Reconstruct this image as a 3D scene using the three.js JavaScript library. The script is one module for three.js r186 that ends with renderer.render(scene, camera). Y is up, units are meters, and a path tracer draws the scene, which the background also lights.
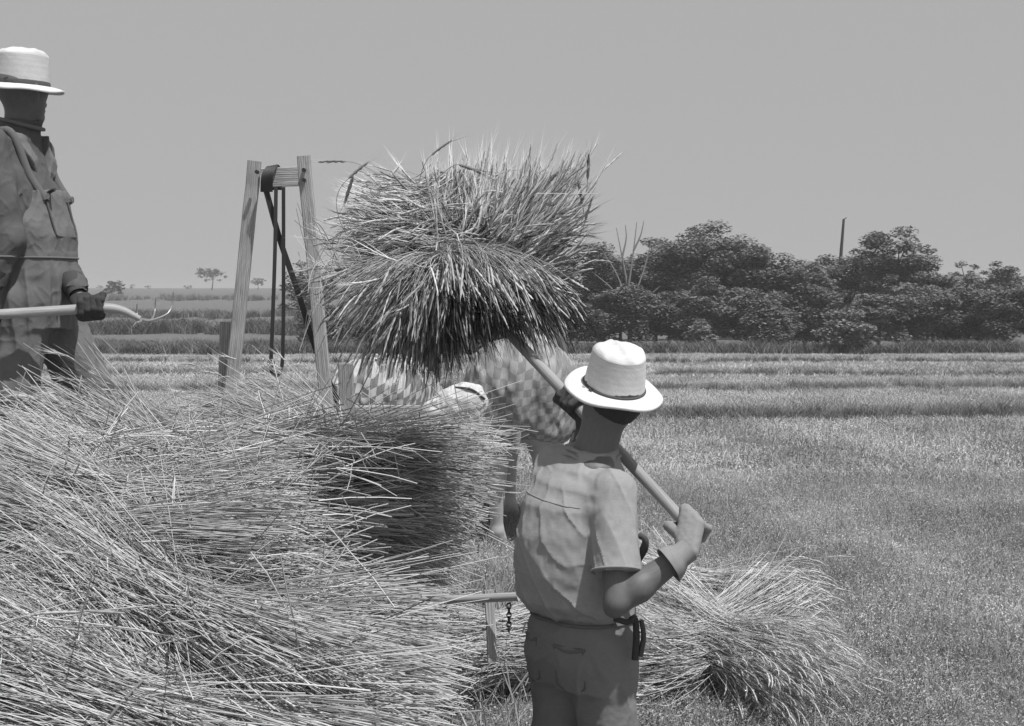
import * as THREE from 'three';
import { mergeGeometries } from 'three/addons/utils/BufferGeometryUtils.js';
import { createNoise2D, createNoise3D } from 'simplex-noise';

// ------------------------------------------------------------------ camera, sky, sun, exposure
const EYE = 1.95, FOCAL = 1365, W = 1024, H = 726, PITCH = Math.atan(75 / FOCAL);
const scene = new THREE.Scene();
const camera = new THREE.PerspectiveCamera(2 * Math.atan(H / 2 / FOCAL) * 180 / Math.PI, W / H, 0.1, 6000);
camera.position.set(0, EYE, 0);
camera.rotation.x = -PITCH;
{
  const w = 64, h = 64, a = new Float32Array(w * h * 4);
  for (let j = 0; j < h; j++) {
    const el = (j + 0.5) / h * 180 - 90;
    const t = Math.min(1, Math.max(0, el / 60));
    const v = el < 0 ? 0.45 : 0.455 - 0.10 * Math.pow(t, 0.75);
    for (let i = 0; i < w; i++) { const k = (j * w + i) * 4; a[k] = a[k + 1] = a[k + 2] = v; a[k + 3] = 1; }
  }
  const sky = new THREE.DataTexture(a, w, h, THREE.RGBAFormat, THREE.FloatType);
  sky.mapping = THREE.EquirectangularReflectionMapping; sky.magFilter = THREE.LinearFilter; sky.needsUpdate = true;
  scene.background = sky; scene.environment = sky;
}
const sun = new THREE.DirectionalLight(0xffffff, 4.0);
sun.position.set(-0.5 + 0.31 * 30, 1 + 0.90 * 30, -6 + 0.30 * 30);
sun.target.position.set(-0.5, 1, -6);
sun.castShadow = true; sun.shadow.mapSize.set(2048, 2048); sun.shadow.radius = 1.6;
Object.assign(sun.shadow.camera, { left: -22, right: 22, top: 22, bottom: -22, near: 1, far: 80 });
scene.add(sun, sun.target);
const renderer = new THREE.WebGLRenderer({ antialias: true });
renderer.toneMapping = THREE.LinearToneMapping;
renderer.toneMappingExposure = 1.0;
renderer.shadowMap.enabled = true;
renderer.setSize(W, H);

// ------------------------------------------------------------------ helpers
function mulberry(a) { return () => { a |= 0; a = a + 0x6D2B79F5 | 0; let t = Math.imul(a ^ a >>> 15, 1 | a); t = t + Math.imul(t ^ t >>> 7, 61 | t) ^ t; return ((t ^ t >>> 14) >>> 0) / 4294967296; }; }
let rnd = mulberry(7);
const R = (a, b) => a + (b - a) * rnd();
const gauss = () => (rnd() + rnd() + rnd() + rnd() - 2) * 1.0;
const n2 = createNoise2D(mulberry(11)), n3 = createNoise3D(mulberry(12));
const V = (x, y, z) => new THREE.Vector3(x, y, z);
const lerp = (a, b, t) => a + (b - a) * t, clamp = (x, a, b) => Math.min(b, Math.max(a, x));
const sstep = (a, b, x) => { const t = clamp((x - a) / (b - a), 0, 1); return t * t * (3 - 2 * t); };
// a point of the place: the sight line of the measured photo point, met at d metres ahead
function P(px, py, d) {
  const x = (px - W / 2) / FOCAL, y = (H / 2 - py) / FOCAL, c = Math.cos(PITCH), s = Math.sin(PITCH);
  const wy = y * c - s, wz = -y * s - c, k = d / -wz;
  return V(x * k, EYE + wy * k, -d);
}
const grey = v => new THREE.Color().setRGB(v, v, v);
const used = {};
function numbered(n) { const k = used[n] = (used[n] ?? -1) + 1; return k ? n + '_' + String(k).padStart(3, '0') : n; }
function tag(o, label, category, group, kind) { o.userData.label = label; if (category) o.userData.category = category; if (group) o.userData.group = group; if (kind) o.userData.kind = kind; return o; }
function shade(o) { o.traverse(m => { if (m.isMesh) { m.castShadow = true; m.receiveShadow = true; } }); return o; }
function thing(name, label, category, pos = V(0, 0, 0), group) { const o = new THREE.Group(); o.name = numbered(name); o.position.copy(pos); tag(o, label, category, group); scene.add(o); return o; }
function part(name, geo, m, parent) { const o = new THREE.Mesh(geo, m); o.name = name; o.castShadow = o.receiveShadow = true; parent.add(o); return o; }
function mat(v, o = {}) { return new THREE.MeshStandardMaterial({ color: grey(v), roughness: 0.85, metalness: 0, ...o }); }
function noiseTex(size, fn, rx = 1, ry = 1) {
  const a = new Uint8Array(size * size * 4);
  for (let j = 0; j < size; j++) for (let i = 0; i < size; i++) { const k = (j * size + i) * 4; const v = clamp(fn(i / size, j / size), 0, 1) * 255; a[k] = a[k + 1] = a[k + 2] = v; a[k + 3] = 255; }
  const t = new THREE.DataTexture(a, size, size); t.wrapS = t.wrapT = THREE.RepeatWrapping; t.magFilter = THREE.LinearFilter; t.minFilter = THREE.LinearMipmapLinearFilter; t.generateMipmaps = true; t.repeat.set(rx, ry); t.needsUpdate = true; return t;
}
// tileable noise on a torus
function tn(u, v, f, s = 0) { const a = u * 2 * Math.PI, b = v * 2 * Math.PI, r = f / (2 * Math.PI); return n3(Math.cos(a) * r + s, Math.sin(a) * r + Math.cos(b) * r * 1.3, Math.sin(b) * r + s * 2.1); }

// --- strand collector: thin three-sided stalks, ears, leaf blades in one geometry
class Strands {
  constructor() { this.p = []; this.n = []; this.c = []; this.i = []; }
  stalk(pts, r0, r1, col, sides = 3) {
    const base = this.p.length / 3, m = pts.length; let ux = 0, uy = 0, uz = 0, first = true;
    for (let k = 0; k < m; k++) {
      const a = pts[Math.max(0, k - 1)], b = pts[Math.min(m - 1, k + 1)];
      let tx = b[0] - a[0], ty = b[1] - a[1], tz = b[2] - a[2]; const l = Math.hypot(tx, ty, tz) || 1; tx /= l; ty /= l; tz /= l;
      if (first) { const q = Math.abs(ty) < 0.9 ? [0, 1, 0] : [1, 0, 0]; ux = q[1] * tz - q[2] * ty; uy = q[2] * tx - q[0] * tz; uz = q[0] * ty - q[1] * tx; first = false; }
      const dt = ux * tx + uy * ty + uz * tz; ux -= dt * tx; uy -= dt * ty; uz -= dt * tz; const ul = Math.hypot(ux, uy, uz) || 1; ux /= ul; uy /= ul; uz /= ul;
      const vx = ty * uz - tz * uy, vy = tz * ux - tx * uz, vz = tx * uy - ty * ux, r = lerp(r0, r1, k / (m - 1));
      for (let s = 0; s < sides; s++) {
        const an = s / sides * 6.2832, c = Math.cos(an), d = Math.sin(an), nx = ux * c + vx * d, ny = uy * c + vy * d, nz = uz * c + vz * d;
        this.p.push(pts[k][0] + nx * r, pts[k][1] + ny * r, pts[k][2] + nz * r); this.n.push(nx, ny, nz); this.c.push(col, col, col);
      }
    }
    for (let k = 0; k < m - 1; k++) for (let s = 0; s < sides; s++) { const a = base + k * sides + s, b = base + k * sides + (s + 1) % sides; this.i.push(a, b, a + sides, b, b + sides, a + sides); }
  }
  ear(p, d, len, rad, col, awn, bend = 0) { // bearded ear: plump spindle with stepped spikelets and awns
    const D = V(d[0], d[1], d[2]).normalize(), U = V(0, 1, 0).cross(D); if (U.lengthSq() < 1e-4) U.set(1, 0, 0); U.normalize(); const Q = D.clone().cross(U);
    const spin = R(0, 3.1); const prof = [[0, 0.35], [0.12, 0.95], [0.24, 0.72], [0.36, 1.05], [0.48, 0.75], [0.6, 1.0], [0.72, 0.68], [0.84, 0.75], [1, 0.15]];
    const base = this.p.length / 3, S = 4;
    prof.forEach(([t, w], k) => {
      const sag = -bend * t * t * len;
      for (let s = 0; s < S; s++) {
        const an = spin + s / S * 6.2832 + (k % 2) * 0.6, c = Math.cos(an) * (s % 2 ? 0.7 : 1), e = Math.sin(an) * (s % 2 ? 0.7 : 1), nx = U.x * c + Q.x * e, ny = U.y * c + Q.y * e, nz = U.z * c + Q.z * e;
        this.p.push(p[0] + D.x * t * len + nx * rad * w, p[1] + D.y * t * len + ny * rad * w + sag, p[2] + D.z * t * len + nz * rad * w); this.n.push(nx, ny, nz); const q = col * (k % 2 ? 1.06 : 0.9); this.c.push(q, q, q);
      }
    });
    for (let k = 0; k < prof.length - 1; k++) for (let s = 0; s < S; s++) { const a = base + k * S + s, b = base + k * S + (s + 1) % S; this.i.push(a, b, a + S, b, b + S, a + S); }
    for (let k = 0; k < awn; k++) {
      const t = 0.25 + 0.7 * k / awn, an = R(0, 6.28), sp = R(0.12, 0.32), L = len * R(0.7, 1.1), w = 0.0009;
      const s = [p[0] + D.x * t * len, p[1] + D.y * t * len - bend * t * t * len, p[2] + D.z * t * len], dx = D.x + (U.x * Math.cos(an) + Q.x * Math.sin(an)) * sp, dy = D.y + (U.y * Math.cos(an) + Q.y * Math.sin(an)) * sp - bend * 1.2, dz = D.z + (U.z * Math.cos(an) + Q.z * Math.sin(an)) * sp;
      const b = this.p.length / 3;
      this.p.push(s[0] - w, s[1] - w, s[2], s[0] + w, s[1] + w, s[2], s[0] + dx * L, s[1] + dy * L, s[2] + dz * L);
      for (let q = 0; q < 3; q++) { this.n.push(0, 0.7, 0.7); this.c.push(col * 1.1, col * 1.1, col * 1.1); }
      this.i.push(b, b + 1, b + 2);
    }
  }
  blade(pts, w, col) { // flat dry leaf
    const b0 = this.p.length / 3, m = pts.length, tw = R(0, 3.14);
    for (let k = 0; k < m; k++) { const ww = w * (1 - 0.85 * k / (m - 1)), ox = Math.cos(tw + k * 0.4) * ww, oz = Math.sin(tw + k * 0.4) * ww; this.p.push(pts[k][0] - ox, pts[k][1], pts[k][2] - oz, pts[k][0] + ox, pts[k][1], pts[k][2] + oz); const e = pts[Math.min(m - 1, k + 1)], f = pts[Math.max(0, k - 1)], tx = e[0] - f[0], ty = e[1] - f[1], tz = e[2] - f[2]; let nx = -ty * oz, ny = oz * tx - ox * tz, nz = ox * ty; const nl = Math.hypot(nx, ny, nz) || 1; for (let q = 0; q < 2; q++) { this.n.push(nx / nl, ny / nl, nz / nl); this.c.push(col, col, col); } }
    for (let k = 0; k < m - 1; k++) { const a = b0 + 2 * k; this.i.push(a, a + 1, a + 2, a + 1, a + 3, a + 2); }
  }
  build() { // flat blades and awns take the normal of their own face
    const g = new THREE.BufferGeometry(); g.setAttribute('position', new THREE.Float32BufferAttribute(this.p, 3)); g.setAttribute('normal', new THREE.Float32BufferAttribute(this.n, 3)); g.setAttribute('color', new THREE.Float32BufferAttribute(this.c, 3)); g.setIndex(this.i); return g;
  }
}
const strawMat = new THREE.MeshStandardMaterial({ color: 0xffffff, vertexColors: true, roughness: 0.5, side: THREE.DoubleSide });
const earMat = new THREE.MeshStandardMaterial({ color: 0xffffff, vertexColors: true, roughness: 0.75, side: THREE.DoubleSide });
const strawTone = (b = 0.45) => { const r = rnd(); return b * (r < 0.22 ? R(0.3, 0.6) : r > 0.82 ? R(1.15, 1.5) : R(0.65, 1.15)); };

// --- surface nets
function netMesh(f, lo, hi, cell) {
  const nx = Math.ceil((hi.x - lo.x) / cell) + 2, ny = Math.ceil((hi.y - lo.y) / cell) + 2, nz = Math.ceil((hi.z - lo.z) / cell) + 2;
  const F = new Float32Array(nx * ny * nz).fill(1), B = 5, reach = B * cell * 0.87 * 1.7;
  const at = (i, j, k) => i + nx * (j + ny * k);
  for (let k = 0; k < nz; k += B) for (let j = 0; j < ny; j += B) for (let i = 0; i < nx; i += B) {
    const d = f(lo.x + (i + B / 2) * cell, lo.y + (j + B / 2) * cell, lo.z + (k + B / 2) * cell), skip = Math.abs(d) > reach;
    for (let c = k; c < Math.min(nz, k + B); c++) for (let b = j; b < Math.min(ny, j + B); b++) for (let a = i; a < Math.min(nx, i + B); a++) F[at(a, b, c)] = skip ? d : f(lo.x + a * cell, lo.y + b * cell, lo.z + c * cell);
  }
  const id = new Int32Array(nx * ny * nz).fill(-1), pos = [], idx = [], off = [0, 1, nx, nx + 1, nx * ny, nx * ny + 1, nx * ny + nx, nx * ny + nx + 1];
  const E = [[0, 1], [2, 3], [4, 5], [6, 7], [0, 2], [1, 3], [4, 6], [5, 7], [0, 4], [1, 5], [2, 6], [3, 7]];
  for (let k = 0; k < nz - 1; k++) for (let j = 0; j < ny - 1; j++) for (let i = 0; i < nx - 1; i++) {
    const o = at(i, j, k); let m = 0; for (let c = 0; c < 8; c++) if (F[o + off[c]] < 0) m |= 1 << c;
    if (m === 0 || m === 255) continue;
    let x = 0, y = 0, z = 0, n = 0;
    for (const [a, b] of E) { const fa = F[o + off[a]], fb = F[o + off[b]]; if ((fa < 0) === (fb < 0)) continue; const t = fa / (fa - fb); x += lerp(a & 1, b & 1, t); y += lerp(a >> 1 & 1, b >> 1 & 1, t); z += lerp(a >> 2 & 1, b >> 2 & 1, t); n++; }
    id[o] = pos.length / 3; pos.push(lo.x + (i + x / n) * cell, lo.y + (j + y / n) * cell, lo.z + (k + z / n) * cell);
  }
  const quad = (a, b, c, d, flip) => { if (a < 0 || b < 0 || c < 0 || d < 0) return; if (flip) idx.push(a, c, b, b, c, d); else idx.push(a, b, c, b, d, c); };
  for (let k = 1; k < nz - 1; k++) for (let j = 1; j < ny - 1; j++) for (let i = 1; i < nx - 1; i++) {
    const o = at(i, j, k), s = F[o] < 0;
    if (s !== (F[o + 1] < 0)) quad(id[o - nx - nx * ny], id[o - nx * ny], id[o - nx], id[o], !s);
    if (s !== (F[o + nx] < 0)) quad(id[o - 1 - nx * ny], id[o - 1], id[o - nx * ny], id[o], !s);
    if (s !== (F[o + nx * ny] < 0)) quad(id[o - 1 - nx], id[o - nx], id[o - 1], id[o], !s);
  }
  const nor = new Float32Array(pos.length), e = cell * 0.6;
  for (let q = 0; q < pos.length; q += 3) { const x = pos[q], y = pos[q + 1], z = pos[q + 2]; const a = f(x + e, y, z) - f(x - e, y, z), b = f(x, y + e, z) - f(x, y - e, z), c = f(x, y, z + e) - f(x, y, z - e), l = Math.hypot(a, b, c) || 1; nor[q] = a / l; nor[q + 1] = b / l; nor[q + 2] = c / l; }
  const g = new THREE.BufferGeometry(); g.setAttribute('position', new THREE.Float32BufferAttribute(pos, 3)); g.setAttribute('normal', new THREE.BufferAttribute(nor, 3)); g.setIndex(idx);
  const uv = new Float32Array(pos.length / 3 * 2); for (let q = 0; q < uv.length / 2; q++) { const nxn = nor[3 * q], nzn = nor[3 * q + 2]; const s = Math.atan2(nxn, -nzn); uv[2 * q] = s * 0.16; uv[2 * q + 1] = pos[3 * q + 1]; }
  g.setAttribute('uv', new THREE.BufferAttribute(uv, 2));
  return g;
}
const smin = (a, b, k) => { const h = Math.max(k - Math.abs(a - b), 0) / k; return Math.min(a, b) - h * h * k * 0.25; };
function cap(x, y, z, a, b, ra, rb) { const bx = b.x - a.x, by = b.y - a.y, bz = b.z - a.z, px = x - a.x, py = y - a.y, pz = z - a.z; const t = clamp((px * bx + py * by + pz * bz) / (bx * bx + by * by + bz * bz + 1e-9), 0, 1); return Math.hypot(px - bx * t, py - by * t, pz - bz * t) - lerp(ra, rb, t); }
// stations [y, halfwidth, halfdepth, centre z, centre x]
function loft(x, y, z, S) {
  let k = 0; while (k < S.length - 2 && y > S[k + 1][0]) k++;
  const a = S[k], b = S[k + 1]; let t = clamp((y - a[0]) / (b[0] - a[0]), 0, 1); t = t * t * (3 - 2 * t) * 0.5 + t * 0.5;
  const w = lerp(a[1], b[1], t), d = lerp(a[2], b[2], t), cz = lerp(a[3], b[3], t), cx = lerp(a[4] || 0, b[4] || 0, t);
  const u = Math.abs(x - cx) / w, v = Math.abs(z - cz) / d, q = Math.pow(Math.pow(u, 2.3) + Math.pow(v, 2.3), 1 / 2.3);
  const side = (q - 1) * Math.min(w, d), top = Math.max(S[0][0] - y, y - S[S.length - 1][0]);
  return top > 0 ? (side > 0 ? Math.hypot(side, top) : Math.max(side, top)) : Math.max(side, top);
}
const toV = a => V(a[0], a[1], a[2]);
function tubeOf(pts, r, seg = 24, sides = 8, closed = false) { return new THREE.TubeGeometry(new THREE.CatmullRomCurve3(pts, closed), seg, r, sides, closed); }
function taperTube(pts, r0, r1, seg = 24, sides = 10) {
  const c = new THREE.CatmullRomCurve3(pts), g = new THREE.TubeGeometry(c, seg, 1, sides, false), p = g.attributes.position;
  for (let k = 0; k <= seg; k++) { const o = c.getPointAt(k / seg), r = typeof r0 === 'function' ? r0(k / seg) : lerp(r0, r1, k / seg); for (let s = 0; s <= sides; s++) { const q = k * (sides + 1) + s; p.setXYZ(q, o.x + (p.getX(q) - o.x) * r, o.y + (p.getY(q) - o.y) * r, o.z + (p.getZ(q) - o.z) * r); } }
  // caps
  const extra = []; for (const k of [0, seg]) { const o = c.getPointAt(k / seg); const dsk = new THREE.BufferGeometry(); const pp = [o.x, o.y, o.z]; for (let s = 0; s < sides; s++) { const q = k * (sides + 1) + s; pp.push(p.getX(q), p.getY(q), p.getZ(q)); } const ii = []; for (let s = 0; s < sides; s++) { const a = 1 + s, b = 1 + (s + 1) % sides; k ? ii.push(0, a, b) : ii.push(0, b, a); } dsk.setAttribute('position', new THREE.Float32BufferAttribute(pp, 3)); dsk.setAttribute('uv', new THREE.Float32BufferAttribute(new Array(pp.length / 3 * 2).fill(0.5), 2)); dsk.setIndex(ii); dsk.computeVertexNormals(); extra.push(dsk); }
  return mergeGeometries([g, ...extra]);
}
// beam between two points with worn, slightly chamfered edges; uv in metres
function beam(a, b, w, t, up = V(0, 0, 1), jitter = 0.003) {
  const ax = b.clone().sub(a), L = ax.length(); ax.normalize(); const s = up.clone().cross(ax).normalize(), u = ax.clone().cross(s), c = Math.min(w, t) * 0.12;
  const ring = [[-w / 2 + c, -t / 2], [w / 2 - c, -t / 2], [w / 2, -t / 2 + c], [w / 2, t / 2 - c], [w / 2 - c, t / 2], [-w / 2 + c, t / 2], [-w / 2, t / 2 - c], [-w / 2, -t / 2 + c]];
  const N = Math.max(2, Math.round(L / 0.15)), pos = [], uv = [], idx = [];
  for (let k = 0; k <= N; k++) { const jx = R(-jitter, jitter), jy = R(-jitter, jitter); let per = 0; for (let r = 0; r <= 8; r++) { const [x, y] = ring[r % 8]; if (r) per += Math.hypot(x - ring[r - 1][0], y - ring[r - 1][1]); const p = a.clone().addScaledVector(ax, L * k / N).addScaledVector(s, x + jx).addScaledVector(u, y + jy); pos.push(p.x, p.y, p.z); uv.push(per, L * k / N); } }
  for (let k = 0; k < N; k++) for (let r = 0; r < 8; r++) { const q = k * 9 + r; idx.push(q, q + 1, q + 9, q + 1, q + 10, q + 9); }
  for (const k of [0, N]) { const c0 = pos.length / 3; const p = k ? b : a; pos.push(p.x, p.y, p.z); uv.push(0, 0); for (let r = 0; r < 8; r++) { const q = (k * 9 + r) * 3; pos.push(pos[q], pos[q + 1], pos[q + 2]); uv.push(ring[r][0], ring[r][1]); } for (let r = 0; r < 8; r++) { const i1 = c0 + 1 + r, i2 = c0 + 1 + (r + 1) % 8; k ? idx.push(c0, i1, i2) : idx.push(c0, i2, i1); } }
  const g = new THREE.BufferGeometry(); g.setAttribute('position', new THREE.Float32BufferAttribute(pos, 3)); g.setAttribute('uv', new THREE.Float32BufferAttribute(uv, 2)); g.setIndex(idx); g.computeVertexNormals(); return g.toNonIndexed ? (() => { const q = g.toNonIndexed(); q.computeVertexNormals(); return q; })() : g;
}
const woodTex = noiseTex(256, (u, v) => { const g = tn(u, v * 0.999, 5) * 0.1 + 0.5 * tn((u * 6) % 1, v, 3, 4) * 0.35; const line = Math.sin((u * 14 + 0.25 * tn(u, v, 2, 9)) * 6.28) * 0.09; return 0.72 + g + line + (tn(u, v, 22, 3) * 0.06); }, 6, 1.2);
const woodMat = (v, r = 0.8) => new THREE.MeshStandardMaterial({ color: grey(v), map: woodTex, roughness: r, bumpMap: woodTex, bumpScale: 0.003 });

const longTex = woodTex.clone(); longTex.rotation = Math.PI / 2; longTex.repeat.set(2, 1); longTex.needsUpdate = true;
const handleMat = v => new THREE.MeshStandardMaterial({ color: grey(v), map: longTex, roughness: 0.6 });
scene.fog = new THREE.FogExp2(0xb0b0b0, 0.0009);

// ------------------------------------------------------------------ the ground
const HP = [[-200, 0], [18, 0], [30, -0.2], [50, -0.85], [80, -1.8], [110, -1.9], [150, -1.2], [300, 0.5], [500, 1.5], [1000, 1.75], [5000, 1.8]];
function groundD(d) { let k = 0; while (k < HP.length - 2 && d > HP[k + 1][0]) k++; const [a, b] = [HP[k], HP[k + 1]], m = i => { const p = HP[clamp(i - 1, 0, HP.length - 1)], q = HP[clamp(i + 1, 0, HP.length - 1)]; return (q[1] - p[1]) / (q[0] - p[0]); }; const h = b[0] - a[0], t = clamp((d - a[0]) / h, 0, 1), t2 = t * t, t3 = t2 * t; return (2 * t3 - 3 * t2 + 1) * a[1] + (t3 - 2 * t2 + t) * h * (k ? m(k) : 0) + (-2 * t3 + 3 * t2) * b[1] + (t3 - t2) * h * m(k + 1); }
function ground(x, z) { const d = -z; return groundD(d) + n2(x * 0.05, z * 0.05) * 0.05 * sstep(12, 40, d) + n2(x * 0.6, z * 0.6) * 0.015 * sstep(5, 8, d); }
{
  const zs = [], xs = [];
  for (let i = 0; i <= 200; i++) { const t = i / 200; zs.push(40 - (Math.sinh(t * 6.2) / Math.sinh(6.2)) * 4500 - t * 60); }
  for (let i = 0; i <= 120; i++) { const t = i / 60 - 1; xs.push(Math.sign(t) * ((Math.sinh(Math.abs(t) * 6) / Math.sinh(6)) * 3000 + Math.abs(t) * 40)); }
  const pos = [], uv = [], idx = [];
  zs.forEach(z => xs.forEach(x => { pos.push(x, ground(x, z), z); uv.push(x / 6, z / 6); }));
  const n = xs.length; for (let j = 0; j < zs.length - 1; j++) for (let i = 0; i < n - 1; i++) { const a = j * n + i; idx.push(a, a + 1, a + n, a + 1, a + n + 1, a + n); }
  const g = new THREE.BufferGeometry(); g.setAttribute('position', new THREE.Float32BufferAttribute(pos, 3)); g.setAttribute('uv', new THREE.Float32BufferAttribute(uv, 2)); g.setIndex(idx); g.computeVertexNormals();
  const t = noiseTex(1024, (u, v) => 0.62 + 0.10 * tn(u, v, 6) + 0.12 * tn(u, v, 24, 2) + 0.16 * tn(u, v, 90, 5) + 0.14 * tn(u, v, 260, 8));
  const gm = new THREE.MeshStandardMaterial({ color: grey(0.235), map: t, roughness: 1, bumpMap: t, bumpScale: 0.04 });
  const o = part('field_ground', g, gm, scene); tag(o, 'flat harvested grain field running out to the horizon', null, null, 'structure');
}
// grass and clover: tufts of blades
function tuftGeo(n, h, spread, w, heads, clover = 0) {
  const S = new Strands();
  for (let k = 0; k < n; k++) {
    const a = R(0, 6.28), r = spread * Math.sqrt(rnd()), hh = h * R(0.5, 1.15), lx = gauss() * 0.95 * hh, lz = gauss() * 0.95 * hh, x = Math.cos(a) * r, z = Math.sin(a) * r, c = R(0.72, 1.25);
    S.blade([[x, -0.02, z], [x + lx * 0.35, hh * 0.55, z + lz * 0.35], [x + lx, hh, z + lz]], w * R(0.7, 1.3), c);
    for (let q = 0; q < clover; q++) { const y = h * R(0.15, 0.75), s = w * R(2, 3.4), cx = Math.cos(R(0, 6.28)) * spread * rnd(), cz = Math.sin(R(0, 6.28)) * spread * rnd(), t = R(-0.5, 0.5) * s; S.blade([[cx - s, y - t, cz], [cx, y + s * 0.3, cz + s * 0.2], [cx + s, y + t, cz]], s * 0.7, R(0.75, 1.2)); }
    if (heads && rnd() < heads) S.ear([x + lx, hh, z + lz], [lx, hh, lz], 0.05, 0.005, 1.15, 0);
  }
  return S.build();
}
const crownMat = new THREE.MeshPhysicalMaterial({ color: 0xffffff, vertexColors: true, roughness: 0.95, transmission: 0.3, thickness: 0, side: THREE.DoubleSide });
const leafMat = new THREE.MeshStandardMaterial({ color: 0xffffff, vertexColors: true, roughness: 0.9, side: THREE.DoubleSide });
function scatter(name, label, geo, count, place, tone) {
  const m = new THREE.InstancedMesh(geo, leafMat, count); m.name = numbered(name); m.castShadow = m.receiveShadow = true; const q = new THREE.Object3D(); let k = 0, tries = 0;
  while (k < count && tries++ < count * 8) { const p = place(); if (!p) continue; q.position.set(p[0], ground(p[0], p[1]), p[1]); q.rotation.set(0, R(0, 6.28), 0); q.scale.set(p[2], p[2] * (p[3] || 1), p[2]); q.updateMatrix(); m.setMatrixAt(k, q.matrix); m.setColorAt(k, grey(tone(p))); k++; }
  m.count = k; tag(m, label, null, null, 'stuff'); scene.add(m); return m;
}
const offRoad = (x, z) => !(x < 0.5 && x > -3 && z < -2.5 && z > -9);
{
  const dpick = (a, b) => { const u = rnd(); return Math.sqrt(a * a + (b * b - a * a) * u); };
  const g1 = tuftGeo(11, 0.085, 0.14, 0.0022, 0.06, 2), g2 = tuftGeo(11, 0.085, 0.2, 0.004, 0.08, 2), g3 = tuftGeo(12, 0.1, 0.26, 0.010, 0);
  const tone = (x, z) => 0.41 * (1 + 0.28 * n2(x * 0.5, z * 0.35) + 0.22 * n2(x * 2.4 + 9, z * 2.4)) * R(0.78, 1.22);
  scatter('field_grass', 'short grass and clover growing through the stubble beside the sheaves', g1, 30000, () => { const d = dpick(4.2, 14), x = R(-0.62, 0.62) * d + R(-1, 1); return offRoad(x, -d) || rnd() < 0.3 ? [x, -d, R(0.7, 1.35), R(0.7, 1.2)] : null; }, p => tone(p[0], p[1]));
  scatter('field_grass', 'short grass in the middle of the open field', g2, 36000, () => { const d = dpick(13.5, 34), x = R(-0.55, 0.55) * d; return [x, -d, R(0.8, 1.5), R(0.6, 1.1)]; }, p => tone(p[0] * 0.6, p[1] * 0.6) * 1.08);
  scatter('field_grass', 'thin pale grass on the far half of the field', g3, 34000, () => { const d = dpick(33, 76), x = R(-0.5, 0.5) * d; return [x, -d, R(0.8, 1.6), R(0.5, 1.0)]; }, p => tone(p[0] * 0.4, p[1] * 0.4) * 1.2);
  // taller weeds along the old swath lines
  const gw = tuftGeo(26, 0.34, 0.16, 0.008, 0.04), gw2 = tuftGeo(24, 0.5, 0.3, 0.02, 0);
  const strip = (label, d0, w, x0, x1, count, g, s, c, wob = 0.5) => scatter('weed_strip', label, g, count, () => { const x = R(x0, x1), d = d0 + gauss() * w + n2(x * 0.12, d0) * wob; return n2(x * 0.35, d0 * 3.1) + rnd() * 0.9 > 0.12 ? [x, -d, s * R(0.6, 1.25), R(0.6, 1.2)] : null; }, () => c * R(0.6, 1.35));
  strip('dark weedy strip nearest across the field, right of the white hat', 20.6, 0.4, -11, 12, 2300, gw, 0.56, 0.24);
  scatter('weed_strip', 'tall weeds and stubble beside the wagon under the projecting beam', tuftGeo(14, 0.3, 0.12, 0.0035, 0.2), 80, () => [R(-0.75, 0.12), -R(5.3, 8), R(0.6, 1.3), R(0.6, 1.2)], () => 0.34 * R(0.6, 1.3));
  strip('second dark weedy strip across the field', 27.5, 0.45, -14, 16, 1500, gw, 0.55, 0.22);
  strip('third thin weedy strip farther over the field', 37, 0.5, -19, 20, 1100, gw, 0.6, 0.18);
  strip('faint weedy strip before the tree line', 52, 0.8, -25, 27, 900, gw2, 0.5, 0.17, 1);
  strip('rank grass margin along the foot of the trees', 75, 1.3, -26, 44, 4600, gw2, 1.2, 0.17, 1.5);
  strip('rough weedy bank beyond the left field', 88, 2.5, -48, -6, 2200, gw2, 1.0, 0.16, 3);
  strip('dark weedy bank farther left beyond the field', 116, 2.6, -60, -12, 2600, gw2, 1.9, 0.12, 4);
  strip('overgrown line in the distant left pasture', 150, 4, -80, -20, 1500, gw2, 1.5, 0.15, 6);
  strip('thin weedy line high in the distant left pasture', 240, 6, -130, -30, 900, gw2, 1.8, 0.17, 10);
}

// ------------------------------------------------------------------ trees
const barkMat = mat(0.07, { roughness: 1 });
const deadMat = mat(0.26, { roughness: 1 });
function crownGeo(clumps, leaf, per, tone) {
  const p = [], n = [], c = [], idx = [];
  for (const [cx, cy, cz, r, fl] of clumps) {
    const ct = R(0.8, 1.22);
    for (let k = 0, K = per * (r / leaf) * (r / leaf); k < K; k++) {
      const u = R(-1, 1), a = R(0, 6.28), s = Math.sqrt(1 - u * u), q = r * Math.pow(rnd(), 0.42);
      const x = cx + Math.cos(a) * s * q, y = cy + u * q * fl, z = cz + Math.sin(a) * s * q;
      const L = leaf * R(0.55, 1.3), t = R(0, 6.28), tilt = gauss() * 0.7;
      const ux = Math.cos(t) * L, uz = Math.sin(t) * L, uy = Math.sin(tilt) * L * 0.6, vx = -Math.sin(t) * L * 0.62, vz = Math.cos(t) * L * 0.62, vy = gauss() * L * 0.45;
      const b = p.length / 3; p.push(x - ux, y - uy, z - uz, x + vx, y + vy, z + vz, x + ux, y + uy, z + uz, x - vx, y - vy, z - vz);
      const col = tone * ct * R(0.6, 1.45);
      for (let q2 = 0; q2 < 4; q2++) c.push(col, col, col);
      idx.push(b, b + 1, b + 2, b, b + 2, b + 3);
    }
  }
  const g = new THREE.BufferGeometry(); g.setAttribute('position', new THREE.Float32BufferAttribute(p, 3)); g.setAttribute('color', new THREE.Float32BufferAttribute(c, 3)); g.setIndex(idx); g.computeVertexNormals(); return g;
}
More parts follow.
